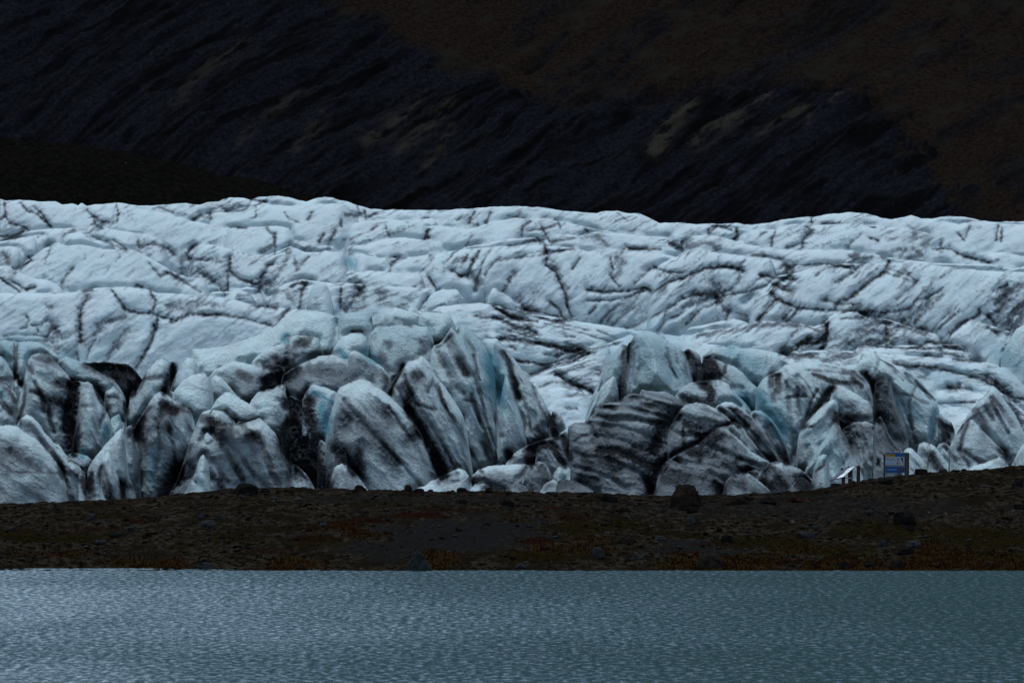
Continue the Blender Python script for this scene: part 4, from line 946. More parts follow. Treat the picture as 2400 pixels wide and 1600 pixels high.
serac|right pyramid serac with a clean pale facet and angular right edge|serac|5|1090|-50 .10 30 56 54 .36 0 1.7|H 590,480 610,395 700,380 780,330 830,287 870,300 900,350 960,380 1060,440 1150,520 1230,600 1310,650 1357,720 1350,780 1330,870 1320,950 1290,1040
ice_block|thin light rib of ice along the back edge of the right pyramid|ice block|3|1000|-50 .12 10 24 24 .36 0 1.4|H 1060,480 1085,428 1150,450 1220,520 1290,600 1345,665 1370,760
serac|brown-black slab of dirty ice leaning on the right pyramid serac|serac|7|1110|-64 .5 0 36 30 .32 5 2.0|H 845,640 855,540 885,518 950,506 990,560 1005,640 1035,760 1065,830 1100,900 1125,1000 1130,1120
ice_block|narrow dark rib low beside the brown-black slab|ice block|9|1100|-60 .50 0 28 24 .32 3 1.8|H 840,960 860,830 900,800 930,850 960,930 1010,1010 1060,1080
ice_block|jagged stepped ice chain running right from the pale facet|ice block|5|1080|-60 .22 14 30 28 .36 4 2.2|H 1270,1060 1310,900 1340,800 1370,788 1420,820 1470,860 1492,920 1475,980 1500,1060
ice_block|flat-topped leaning ice slab right behind the notice board|ice block|9|1150|-52 .20 18 28 24 .4 0 1.6|H 1075,1150 1085,1075 1110,1054 1150,1058 1200,1110 1260,1170 1330,1260
ice_block|rounded leaning ice slab, second in the row by the notice board|ice block|8|1150|-54 .24 14 28 26 .4 0 1.6|H 1185,1160 1200,1030 1240,1006 1280,1013 1310,1060 1340,1130 1420,1260
ice_block|narrow bright ice slab, third in the row by the notice board|ice block|9|1150|-54 .14 18 26 22 .4 0 1.6|H 1275,1120 1285,1040 1300,1016 1330,1038 1390,1110 1480,1240
ice_block|square-shouldered ice slab, fourth in the row by the notice board|ice block|8|1150|-52 .18 22 30 30 .4 0 1.6|H 1330,1120 1345,1055 1370,1020 1410,1004 1450,1045 1510,1110 1570,1240
ice_block|slim ice slab behind the square-shouldered one|ice block|7|1140|-52 .20 12 24 22 .4 0 1.6|H 1405,1080 1418,1000 1440,982 1480,1008 1560,1110 1640,1220
serac|wide triangular serac face with a sagging dark foot line at the right|serac|10|1140|-10 .20 14 44 48 .42 0 1.8|H 1450,1060 1470,1000 1500,940 1560,880 1600,835 1640,828 1680,880 1760,960 1830,1030 1890,1090 1910,1170 1910,1230
serac|tall sharp-tipped serac with twin furrows at the right edge|serac|8|1130|-52 .15 16 48 48 .4 0 1.8|H 1450,1040 1480,980 1530,900 1600,780 1680,680 1740,630 1760,600 1790,555 1840,590 1870,650 1920,710 1980,800 2045,930 2110,1060
ice_block|low apron of grey ice at the foot of the triangular face|ice block|12|1125|6 .28 10 28 28 .5 0 1.6|H 1580,1250 1640,1195 1720,1178 1790,1148 1850,1130 1900,1150 1940,1230
serac|last grey serac cut off by the right edge of the ice|serac|12|1120|-60 .24 16 36 36 .4 0 1.8|H 1930,1220 1960,1160 1990,1100 2020,1040 2060,1000 2120,980
"""
_seracs = []
def _outl(p):
    tb = p.split('/')
    return pts(tb[0]) if len(tb) == 1 else (pts(tb[0]), pts(tb[1]))
_FR = [(float(ln.split('|')[3]), outline_info(_outl(ln.split('|')[6]))) for ln in SERACS.strip().splitlines()]
for i, ln in enumerate(SERACS.strip().splitlines()):
    nm, lab, cat, lay, foot, o_, p = ln.split('|')
    a_, g_, cap_, P_, R_, k_, fl_, am_ = [float(v) for v in o_.split()]
    D_ = 690.0 - 8.5 * float(lay) - (i % 5) * 0.6
    tb = p.split('/')
    ol = pts(tb[0]) if len(tb) == 1 else (pts(tb[0]), pts(tb[1]))
    ob = ice_body(nm, ol, max(float(foot), 1228.0 if float(lay) >= 7 and float(foot) > 1090 else 0.0), D_, M_SERAC, CR_FR, None, a=a_, g=g_ * 0.8, cap=cap_, P=P_ * 0.62, Rr=R_ * 0.52, k=k_ * 2.3, H=120.0,
                  flute=fl_ + 1.6, amp=am_, wav=22, streak=0.11, soft=1.0, seed=60 + i, step=2.5, back=1.6,
                  nearer=[q for l_, q in _FR if l_ > float(lay)])
    tag(ob, lab, cat, {"serac": "seracs along the broken glacier front", "ice_block": "loose ice blocks among the seracs", "ice_cliff": "ice cliffs behind the seracs"}[nm])
    _seracs.append(ob)
# ---------------------------------------------------------------- mountain behind the glacier
def mountain():
    xd = np.linspace(-300, 300, 620)
    xs = np.concatenate([np.linspace(-2600, -320, 50), xd, np.linspace(320, 2600, 50)])
    yd = np.linspace(2780, 3290, 520)
    ys = np.concatenate([np.linspace(2560, 2770, 12), yd, np.linspace(3310, 5200, 60)])
    X, Y = np.meshgrid(xs, ys)
    t = np.maximum(Y - 2760, 0)
    crest = 330 + 230 * sstep(-500, 600, X) + 60 * (fbm(X / 400, Y * 0, 5, 3) - 0.5)
    slope = 0.60
    Z = 52 + t * slope
    Z = crest - np.log1p(np.exp((crest - Z) / 40.0)) * 40.0
    Z = np.where(t <= 0, 52 - (2760 - np.minimum(Y, 2760)) * 0.25, Z)
    # gullies run down and to the left
    ang = R(47)
    across = X * math.sin(ang) - Y * math.cos(ang); along = X * math.cos(ang) + Y * math.sin(ang)
    w = 14 * (fbm(X / 60, Y / 60, 31, 3) - 0.5)
    gul = ridged((across + w) / 24, along / 150, 33, 5, 0.62)
    gul2 = ridged((across + w * 0.6) / 5.0, along / 42, 35, 4, 0.65)
    big = fbm(X / 160, Y / 160, 36, 3)
    amp = sstep(0, 60, t)
    PX = 1200 + X / Y * F_PX; PYp = PY_H - (Z - H_CAM) / Y * F_PX
    edge = [(-200, -60), (500, -40), (720, 20), (900, 60), (950, 110), (1060, 165), (1160, 168), (1230, 230), (1330, 262), (1400, 215),
            (1500, 222), (1640, 205), (1760, 185), (1900, 200), (2000, 230), (2100, 320), (2200, 430), (2300, 530), (2420, 640)]
    ex = np.array([e[0] for e in edge]); ey = np.array([e[1] for e in edge])
    mono = np.argsort(ex)
    line = np.interp(PX + 40 * (fbm(X / 9, Y / 9, 40, 3) - 0.5), ex[mono], ey[mono])
    line = line + sstep(1950, 2150, PX) * 300 * (fbm(X / 11, Y / 16, 39, 4, 0.6) - 0.5)
    grass = sstep(-26, 22, line - PYp + 80 * (fbm(across / 7, along / 20, 41, 5, 0.7) - 0.5))
    grass = grass * (1 - 0.55 * sstep(0.52, 0.72, fbm(across / 14, along / 40, 42, 4, 0.6)))
    scarp = np.exp(-((PYp - line - 6) / 9.0) ** 2) * (PX > 1150) * (PX < 2150)
    Z = Z + amp * ((gul - 0.5) * 13 * (1 - 0.6 * grass) + (gul2 - 0.5) * 3.4 * (1 - 0.7 * grass) + (big - 0.5) * 26)
    Z = Z + amp * (fbm(X / 3.0, Y / 3.0, 44, 4, 0.65) - 0.5) * 2.4 * (1 - 0.5 * grass)
    # a few open channels cut through the grass
    for pp in ("P 1330,215 1240,240 1180,330", "P 2060,-10 1900,90 1760,180", "P 1330,60 1240,150", "P 1560,70 1420,170"):
        dd = dist_poly(PX, PYp, pts(pp)) + 10 * (fbm(X / 8, Y / 8, 46, 3) - 0.5)
        wch = 26 if "1900" in pp else 10
        grass *= 1 - 0.8 * np.exp(-(dd / wch) ** 2)
        Z -= 2.5 * np.exp(-(dd / (wch * 0.8)) ** 2)
    Z -= scarp * 3.0
    tan = np.zeros_like(Z)
    for pp, w_, s_ in (("P 1530,345 1610,250", 20, 1.0), ("P 1640,335 1790,240", 16, .9), ("P 1780,330 1880,270", 13, .7), ("P 1950,285 1965,260", 9, .8),
                       ("P 1890,335 1905,315", 8, .8), ("P 860,350 980,260", 16, .7), ("P 930,370 1060,255", 12, .6), ("P 520,180 570,150", 20, .5),
                       ("P 400,270 520,170", 12, .5), ("P 700,360 760,300", 14, .5), ("P 1000,390 1060,310", 10, .5), ("P 560,350 700,240", 12, .4)):
        dd = dist_poly(PX, PYp, pts(pp)) + 26 * (fbm(across / 5, along / 16, 48, 4, 0.65) - 0.5)
        tan = np.maximum(tan, s_ * np.exp(-(np.maximum(dd, 0) / w_) ** 2))
    tan *= sstep(0.36, 0.58, fbm(across / 2.6, along / 11, 49, 4, 0.65))
    V = np.stack([X, Y, Z], -1).reshape(-1, 3)
    m, nt, b = new_mat("mountain_slope")
    g, tn, st = attr(nt, "grass"), attr(nt, "tan"), attr(nt, "streak")
    n1 = noise_n(nt, 0.5, 6, 0.85); n2 = noise_n(nt, 0.05, 4, 0.6)
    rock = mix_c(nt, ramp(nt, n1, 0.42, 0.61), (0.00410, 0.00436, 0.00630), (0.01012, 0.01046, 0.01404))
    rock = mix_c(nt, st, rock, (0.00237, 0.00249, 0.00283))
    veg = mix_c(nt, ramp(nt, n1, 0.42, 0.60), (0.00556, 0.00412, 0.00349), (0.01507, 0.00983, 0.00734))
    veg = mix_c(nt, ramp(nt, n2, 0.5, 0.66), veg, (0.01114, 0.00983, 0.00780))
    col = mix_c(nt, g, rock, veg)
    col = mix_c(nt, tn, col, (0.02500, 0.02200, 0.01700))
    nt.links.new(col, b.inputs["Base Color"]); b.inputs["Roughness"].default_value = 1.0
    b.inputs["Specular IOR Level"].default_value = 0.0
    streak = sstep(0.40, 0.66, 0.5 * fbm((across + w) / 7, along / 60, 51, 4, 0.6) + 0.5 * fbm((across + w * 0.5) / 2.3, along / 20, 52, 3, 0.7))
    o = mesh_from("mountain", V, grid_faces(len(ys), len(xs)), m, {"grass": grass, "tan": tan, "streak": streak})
    return tag(o, "dark mountainside of scree gullies and brown grass behind the glacier", kind='structure')
mountain()

def left_moraine():
    xs = np.linspace(-330, -40, 320); ys = np.linspace(2500, 2740, 110)
    X, Y = np.meshgrid(xs, ys)
    PX = 1200 + X / 2650 * F_PX
    top = np.interp(PX, [-600, 0, 200, 400, 500, 600, 760, 900, 1000], [300, 328, 345, 380, 412, 430, 466, 500, 560])
    zt = H_CAM + (PY_H - top) / F_PX * 2650
    prof = np.sin(np.clip((Y - 2500) / 150, 0, 1) * math.pi / 2) * sstep(2740, 2660, Y)
    Z = 30 + (zt - 30) * prof + (fbm(X / 22, Y / 22, 61, 4) - 0.5) * 7 + (ridged(X / 9, Y / 9, 62, 3) - 0.5) * 2.2
    V = np.stack([X, Y, Z], -1).reshape(-1, 3)
    m, nt, b = new_mat("old_moraine")
    n1 = noise_n(nt, 0.4, 5, 0.7)
    sp = noise_n(nt, 0.22, 3, 0.5)
    c = mix_c(nt, ramp(nt, n1, 0.35, 0.7), (0.00225, 0.00210, 0.00200), (0.00625, 0.00550, 0.00450))
    c = mix_c(nt, ramp(nt, sp, 0.74, 0.78), c, (0.10, 0.115, 0.14))
    nt.links.new(c, b.inputs["Base Color"]); b.inputs["Roughness"].default_value = 1.0
    b.inputs["Specular IOR Level"].default_value = 0.0
    o = mesh_from("moraine", V, grid_faces(len(ys), len(xs)), m)
    return tag(o, "dark debris ridge between the glacier and the mountain on the left", kind='structure')
left_moraine()

# ---------------------------------------------------------------- ground sheet and lake
m, nt, b = new_mat("till")
c = mix_c(nt, noise_n(nt, 0.3, 5, 0.7), (0.00400, 0.00350, 0.00300), (0.00900, 0.00800, 0.00650))
nt.links.new(c, b.inputs["Base Color"]); b.inputs["Roughness"].default_value = 1.0
gx = np.linspace(-2600, 2600, 60); gy = np.array([415, 440, 480, 560, 700, 1000, 1600, 2400, 2700.0])
X, Y = np.meshgrid(gx, gy)
Z = np.interp(Y, [415, 440, 560, 1000, 1400, 2700], [-2.5, -2.2, -2.2, -4.0, 0, 20])
tag(mesh_from("ground", np.stack([X, Y, Z], -1).reshape(-1, 3), grid_faces(len(gy), 60), m),
    "dark till ground under the glacier edge", kind='structure')

def lake():
    xs = np.linspace(-2600, 2600, 40); ys = np.array([-900, -300, 60, 150, 230, 300, 350, 384, 388.0])
    X, Y = np.meshgrid(xs, ys)
    V = np.stack([X, Y, np.zeros_like(X)], -1).reshape(-1, 3)
    m, nt, b = new_mat("lake_water")
    b.inputs["Base Color"].default_value = (0.002, 0.024, 0.024, 1)
    b.inputs["Specular Tint"].default_value = (0.66, 0.90, 0.82, 1)
    b.inputs["IOR"].default_value = 1.333
    b.inputs["Roughness"].default_value = 0.05
    tc = node(nt, "ShaderNodeTexCoord")
    sep = node(nt, "ShaderNodeSeparateXYZ"); nt.links.new(tc.outputs["Object"], sep.inputs[0])
    def layer(sx, sy, detail, rough, off=0.0):
        mp = node(nt, "ShaderNodeMapping"); mp.inputs["Scale"].default_value = (sx, sy, 1); mp.inputs["Location"].default_value = (off, off, off)
        nt.links.new(tc.outputs["Object"], mp.inputs[0])
        n = node(nt, "ShaderNodeTexNoise"); n.inputs["Scale"].default_value = 1.0
        n.inputs["Detail"].default_value = detail; n.inputs["Roughness"].default_value = rough
        nt.links.new(mp.outputs[0], n.inputs["Vector"]); return n.outputs["Fac"]
    r1 = layer(2.6, 0.85, 4, 0.74)            # slopes of the wind ripples facing the shore or the lake
    r2 = layer(3.0, 0.5, 3, 0.6, 17.0)       # slopes along the shore
    gust = layer(0.035, 0.012, 4, 0.6, 5.0)   # gusts roughen the water, more so to the right
    wind = math_n(nt, 'ADD', ramp(nt, gust, 0.3, 0.7), math_n(nt, 'MULTIPLY', sep.outputs[0], 0.045))
    t = ramp(nt, r1, 0.36, 0.66)
    wind = math_n(nt, 'MAXIMUM', math_n(nt, 'SUBTRACT', wind, 0.4), -1.2)
    steep = math_n(nt, 'MAXIMUM', math_n(nt, 'ADD', math_n(nt, 'MULTIPLY', wind, 0.20), 0.48), 0.16)
    low = math_n(nt, 'ADD', math_n(nt, 'MULTIPLY', wind, 0.066), 0.125)
    ny = math_n(nt, 'MULTIPLY', math_n(nt, 'ADD', low, math_n(nt, 'MULTIPLY', t, steep)), -1.0)
    ny = math_n(nt, 'MAXIMUM', ny, -0.64)
    nx = math_n(nt, 'MULTIPLY', math_n(nt, 'SUBTRACT', r2, 0.5), 0.35)
    cmb = node(nt, "ShaderNodeCombineXYZ"); nt.links.new(nx, cmb.inputs[0]); nt.links.new(ny, cmb.inputs[1]); cmb.inputs[2].default_value = 1.0
    nrm = node(nt, "ShaderNodeVectorMath", operation='NORMALIZE'); nt.links.new(cmb.outputs[0], nrm.inputs[0])
    nt.links.new(nrm.outputs[0], b.inputs["Normal"])
    o = mesh_from("water", V, grid_faces(len(ys), 40), m)
    return tag(o, "steel-blue lake with fine wind ripples in the foreground", kind='structure')
lake()

# ---------------------------------------------------------------- the gravel bank between lake and ice
BANK_X = [-400, 0, 160, 300, 380, 470, 560, 700, 860, 1000, 1200, 1400, 1560, 1700, 1850, 1930, 1990, 2060, 2120, 2200, 2300, 2400, 2800]
BANK_Y = [1186, 1180, 1175, 1170, 1163, 1154, 1145, 1144, 1149, 1151, 1151, 1156, 1160, 1160, 1154, 1144, 1131, 1120, 1112, 1107, 1102, 1090, 1080]
Y_CR = 430.0
def bank_z(X, Y):
    PXc = 1200 + X / Y_CR * F_PX
    zc = H_CAM + (PY_H - np.interp(PXc, BANK_X, BANK_Y)) / F_PX * Y_CR
    u = (Y - 383.2 - 0.9 * (vnoise(X / 6.0, Y * 0, 71) - 0.5)) / (Y_CR - 383.2)
    up = np.clip(u, 0, 1)
    prof = 0.30 * sstep(0, 0.28, up) + 0.70 * sstep(0.12, 1.02, up)
    Z = zc * prof
    Z = np.where(u < 0, u * 3.5, Z)
    Z = np.where(u > 1, zc - (Y - Y_CR) * 0.10 - np.maximum(Y - Y_CR - 6, 0) * 0.12, Z)
    env = sstep(0.0, 0.12, u) * sstep(1.05, 0.8, u)
    Z = Z + env * ((fbm(X / 11, Y / 9, 72, 4) - 0.5) * 1.5 + (fbm(X / 2.4, Y / 2.4, 73, 3) - 0.5) * 0.34)
    # a smooth gravel hummock in the middle and smaller ones to either side
    for cx, cy, rx, ry, hh in ((-4.0, 404, 8.5, 13, 0.9), (14, 401, 6, 8, 0.55), (-24, 405, 8, 9, 0.6), (30, 408, 9, 8, 0.5), (-14, 392, 4, 4, .5)):
        Z = Z + hh * np.exp(-((X - cx) / rx) ** 2 - ((Y - cy) / ry) ** 2) * sstep(0.0, 0.15, u)
    Z = Z + sstep(-0.02, 0.05, u) * ((fbm(X / 0.7, Y / 0.9, 75, 3, 0.6) - 0.5) * 0.34)
    return Z

def paint(PX, PYp, rows, warp):
    """patches of growth on the bank: half width, half height, strength at a place"""
    a = np.zeros(PX.shape)
    for cx, cy, rx, ry, s_ in rows:
        dd = ((PX - cx) / rx) ** 2 + ((PYp - cy) / ry) ** 2 + warp
        a = np.maximum(a, s_ * sstep(1.35, 0.35, dd))
    return a
ORANGE = [(150, 1296, 60, 9, .8), (290, 1318, 80, 12, .8), (400, 1322, 50, 14, 1), (60, 1300, 40, 8, .5), (690, 1322, 70, 16, 1), (860, 1254, 50, 8, .8),
          (1020, 1312, 50, 22, 1), (1330, 1285, 90, 12, .8), (1400, 1264, 60, 8, .7), (1640, 1325, 90, 12, 1), (1760, 1318, 130, 16, 1), (1960, 1320, 140, 16, 1),
          (2200, 1300, 100, 26, 1), (2350, 1315, 90, 22, 1), (2100, 1330, 120, 10, 1), (1870, 1290, 90, 10, .6), (780, 1237, 70, 8, .6), (1600, 1312, 40, 20, .9), (1210, 1218, 30, 5, .6)]
RED = [(870, 1220, 60, 6, 1), (980, 1208, 90, 6, 1), (1060, 1192, 70, 5, .9), (740, 1262, 50, 7, .7), (210, 1238, 70, 6, .7), (330, 1220, 30, 6, .7), (620, 1290, 60, 6, .5),
       (1250, 1266, 40, 8, 1), (1290, 1284, 50, 5, .8), (1340, 1210, 60, 8, .6), (1010, 1320, 60, 6, .6), (790, 1230, 40, 8, .8), (1700, 1275, 60, 5, .6), (1860, 1172, 18, 5, .8), (1300, 1190, 40, 5, .5)]
MOSS = [(60, 1255, 90, 14, 1), (190, 1260, 70, 12, .9), (270, 1210, 50, 8, .7), (560, 1260, 60, 14, .7), (640, 1240, 60, 8, .7), (430, 1280, 60, 8, .6), (740, 1270, 60, 12, .7),
        (1260, 1300, 100, 18, 1), (1200, 1310, 60, 12, .9), (1350, 1240, 80, 14, .9), (1450, 1230, 80, 14, .9), (1540, 1248, 70, 8, .8), (1620, 1252, 40, 8, .9),
        (1790, 1272, 110, 16, .9), (1950, 1290, 100, 12, .8), (2050, 1240, 100, 16, .8), (2200, 1250, 120, 20, .7), (2320, 1260, 120, 26, .9), (2300, 1300, 110, 12, .7), (880, 1180, 60, 8, .4)]
GRAVEL = [(1080, 1250, 190, 44, 1), (1640, 1285, 110, 18, .9), (900, 1290, 110, 22, .7), (1000, 1170, 300, 10, .5), (1900, 1190, 400, 26, .5)]

def project(X, Y, Z):
    return 1200 + X / Y * F_PX, PY_H - (Z - H_CAM) / Y * F_PX

def shore():
    xs = np.concatenate([np.linspace(-900, -60, 90), np.linspace(-59, 59, 860), np.linspace(60, 900, 90)])
    ys = np.concatenate([np.linspace(372, 382, 6), np.linspace(382.4, 433, 250), np.linspace(434, 470, 20)])
    X, Y = np.meshgrid(xs, ys)
    Z = bank_z(X, Y)
    PX, PYp = project(X, Y, Z)
    warp = (fbm(X / 1.3, Y / 2.6, 81, 5, 0.75) - 0.5) * 4.2 - 0.25
    orange, red, moss, gravel = (paint(PX, PYp, q, warp) for q in (ORANGE, RED, MOSS, GRAVEL))
    V = np.stack([X, Y, Z], -1).reshape(-1, 3)
    m, nt, b = new_mat("bank_ground")
    n1 = noise_n(nt, 1.9, 6, 0.85); n2 = noise_n(nt, 0.35, 4, 0.6); n3 = noise_n(nt, 9.0, 2, 0.6)
    ground = mix_c(nt, ramp(nt, n1, 0.42, 0.60), (0.00132, 0.00100, 0.00069), (0.02970, 0.02350, 0.01677))
    ground = mix_c(nt, ramp(nt, n2, 0.46, 0.66), ground, (0.00792, 0.00588, 0.00361))
    gr = mix_c(nt, ramp(nt, n3, 0.3, 0.75), (0.00510, 0.00510, 0.00528), (0.01560, 0.01530, 0.01500))
    col = mix_c(nt, attr(nt, "gravel"), ground, gr)
    f = lambda nme, lo, hi: math_n(nt, 'MULTIPLY', attr(nt, nme), ramp(nt, n1, lo, hi))
    col = mix_c(nt, f("moss", 0.30, 0.55), col, (0.01128, 0.00836, 0.00250))
    col = mix_c(nt, f("red", 0.28, 0.5), col, (0.01265, 0.00459, 0.00243))
    col = mix_c(nt, f("orange", 0.28, 0.52), col, (0.02031, 0.01210, 0.00467))
    nt.links.new(col, b.inputs["Base Color"]); b.inputs["Roughness"].default_value = 0.95
    b.inputs["Specular IOR Level"].default_value = 0.0
    bp = node(nt, "ShaderNodeBump"); bp.inputs["Strength"].default_value = 0.9; bp.inputs["Distance"].default_value = 0.12
    nt.links.new(n1, bp.inputs["Height"]); nt.links.new(bp.outputs[0], b.inputs["Normal"])
    o = mesh_from("shore", V, grid_faces(len(ys), len(xs)), m, {"orange": orange, "red": red, "moss": moss, "gravel": gravel})
    return tag(o, "dark gravel bank with moss and rust-coloured growth between lake and ice", kind='structure')
shore()

# rays from the camera find where a thing seen in the photograph stands on the bank
def on_bank(px, py):
    best = None
    Y = np.linspace(383.5, 431.5, 700)
    X = (px - 1200) / F_PX * Y
    Z = bank_z(X, Y)
    py_s = PY_H - (Z - H_CAM) / Y * F_PX
    i = np.argmax(py_s <= py) if (py_s <= py).any() else len(Y) - 1
    return float(X[i]), float(Y[i]), float(Z[i])

# ---------------------------------------------------------------- stones
def ico(sub):
    import bmesh
    bm = bmesh.new(); bmesh.ops.create_icosphere(bm, subdivisions=sub, radius=1.0)
    V = np.array([v.co[:] for v in bm.verts]); Fq = np.array([[v.index for v in f.verts] for f in bm.faces]); bm.free()
    return V, Fq
ICO4, ICO1 = ico(4), ico(1)

def rock_mat(name, c0, c1, lichen=(0.05, 0.05, 0.045)):
    m, nt, b = new_mat(name)
    n1 = noise_n(nt, 5.0, 5, 0.7); n2 = noise_n(nt, 1.6, 3, 0.6)
    c = mix_c(nt, ramp(nt, n1, 0.32, 0.7), c0, c1)
    c = mix_c(nt, math_n(nt, 'MULTIPLY', ramp(nt, n2, 0.6, 0.7), 0.5), c, lichen)
    nt.links.new(c, b.inputs["Base Color"]); b.inputs["Roughness"].default_value = 0.85
    b.inputs["Specular IOR Level"].default_value = 0.0
    bp = node(nt, "ShaderNodeBump"); bp.inputs["Strength"].default_value = 0.7; bp.inputs["Distance"].default_value = 0.08
    nt.links.new(n1, bp.inputs["Height"]); nt.links.new(bp.outputs[0], b.inputs["Normal"])
    return m
RM = {'d': rock_mat("basalt_dark", (0.00359, 0.00350, 0.00358), (0.01123, 0.01086, 0.01035), (0.01604, 0.01472, 0.01213)),
      'b': rock_mat("basalt_brown", (0.00688, 0.00510, 0.00448), (0.02060, 0.01526, 0.01243), (0.02748, 0.02235, 0.01791)),
      'g': rock_mat("basalt_grey", (0.01042, 0.01124, 0.01176), (0.02967, 0.03179, 0.03279), (0.04410, 0.04649, 0.04419)),
      'p': rock_mat("pale_stone", (0.04010, 0.03641, 0.02850), (0.12, 0.115, 0.10)),
      'r': rock_mat("red_stone", (0.01283, 0.00502, 0.00321), (0.03047, 0.01086, 0.00714))}

def boulder_mesh(seed, flat=0.6):
    rg = np.random.default_rng(seed)
    V = np.sign(ICO4[0]) * np.abs(ICO4[0]) ** 0.62
    V /= np.abs(V).max()
    # cut the ball with random planes to get facets, then roughen it
    for _ in range(15):
        n = rg.normal(size=3); n[2] = abs(n[2]) * 0.45; n /= np.linalg.norm(n)
        dcut = rg.uniform(0.62, 1.0)
        s_ = V @ n
        V = V - np.maximum(s_ - dcut, 0)[:, None] * n[None, :] * 0.92
    nz = fbm(V[:, 0] * 2.2 + seed, V[:, 1] * 2.2 + V[:, 2] * 1.9, seed % 50, 4) - 0.5
    nz2 = fbm(V[:, 0] * 7 + seed, V[:, 1] * 7 + V[:, 2] * 6, seed % 50 + 3, 3) - 0.5
    V = V * (1 + nz * 0.34 + nz2 * 0.12)[:, None]
    V[:, 2] *= flat
    return V

def boulder(px, py, wpx, hpx, mat, label, seed, rot_deg=0.0):
    """px, py: the middle of its foot in the photograph; wpx, hpx: its size there"""
    x, y, z = on_bank(px, py)
    s_ = y / F_PX
    V = boulder_mesh(seed, 1.0)
    lo = V[:, 2].min()
    w, h = wpx * s_, hpx * s_
    V[:, 0] *= w / (V[:, 0].max() - V[:, 0].min()); V[:, 1] *= w / (V[:, 1].max() - V[:, 1].min()) * 0.9
    Vz = V[:, 2]; zmin, zmax = Vz.min(), Vz.max()
    V[:, 2] = (Vz - zmin) / (zmax - zmin) * h * 1.45 - 0.45 * h
    if rot_deg:
        c_, s2 = math.cos(R(rot_deg)), math.sin(R(rot_deg))
        V = np.stack([V[:, 0] * c_ - V[:, 2] * s2, V[:, 1], V[:, 0] * s2 + V[:, 2] * c_], -1)
    ob = mesh_from("boulder", V, None, RM[mat], tris=ICO4[1])
    ob.location = (x, y, z)
    return tag(ob, label, "boulder", "boulders on the lake bank")

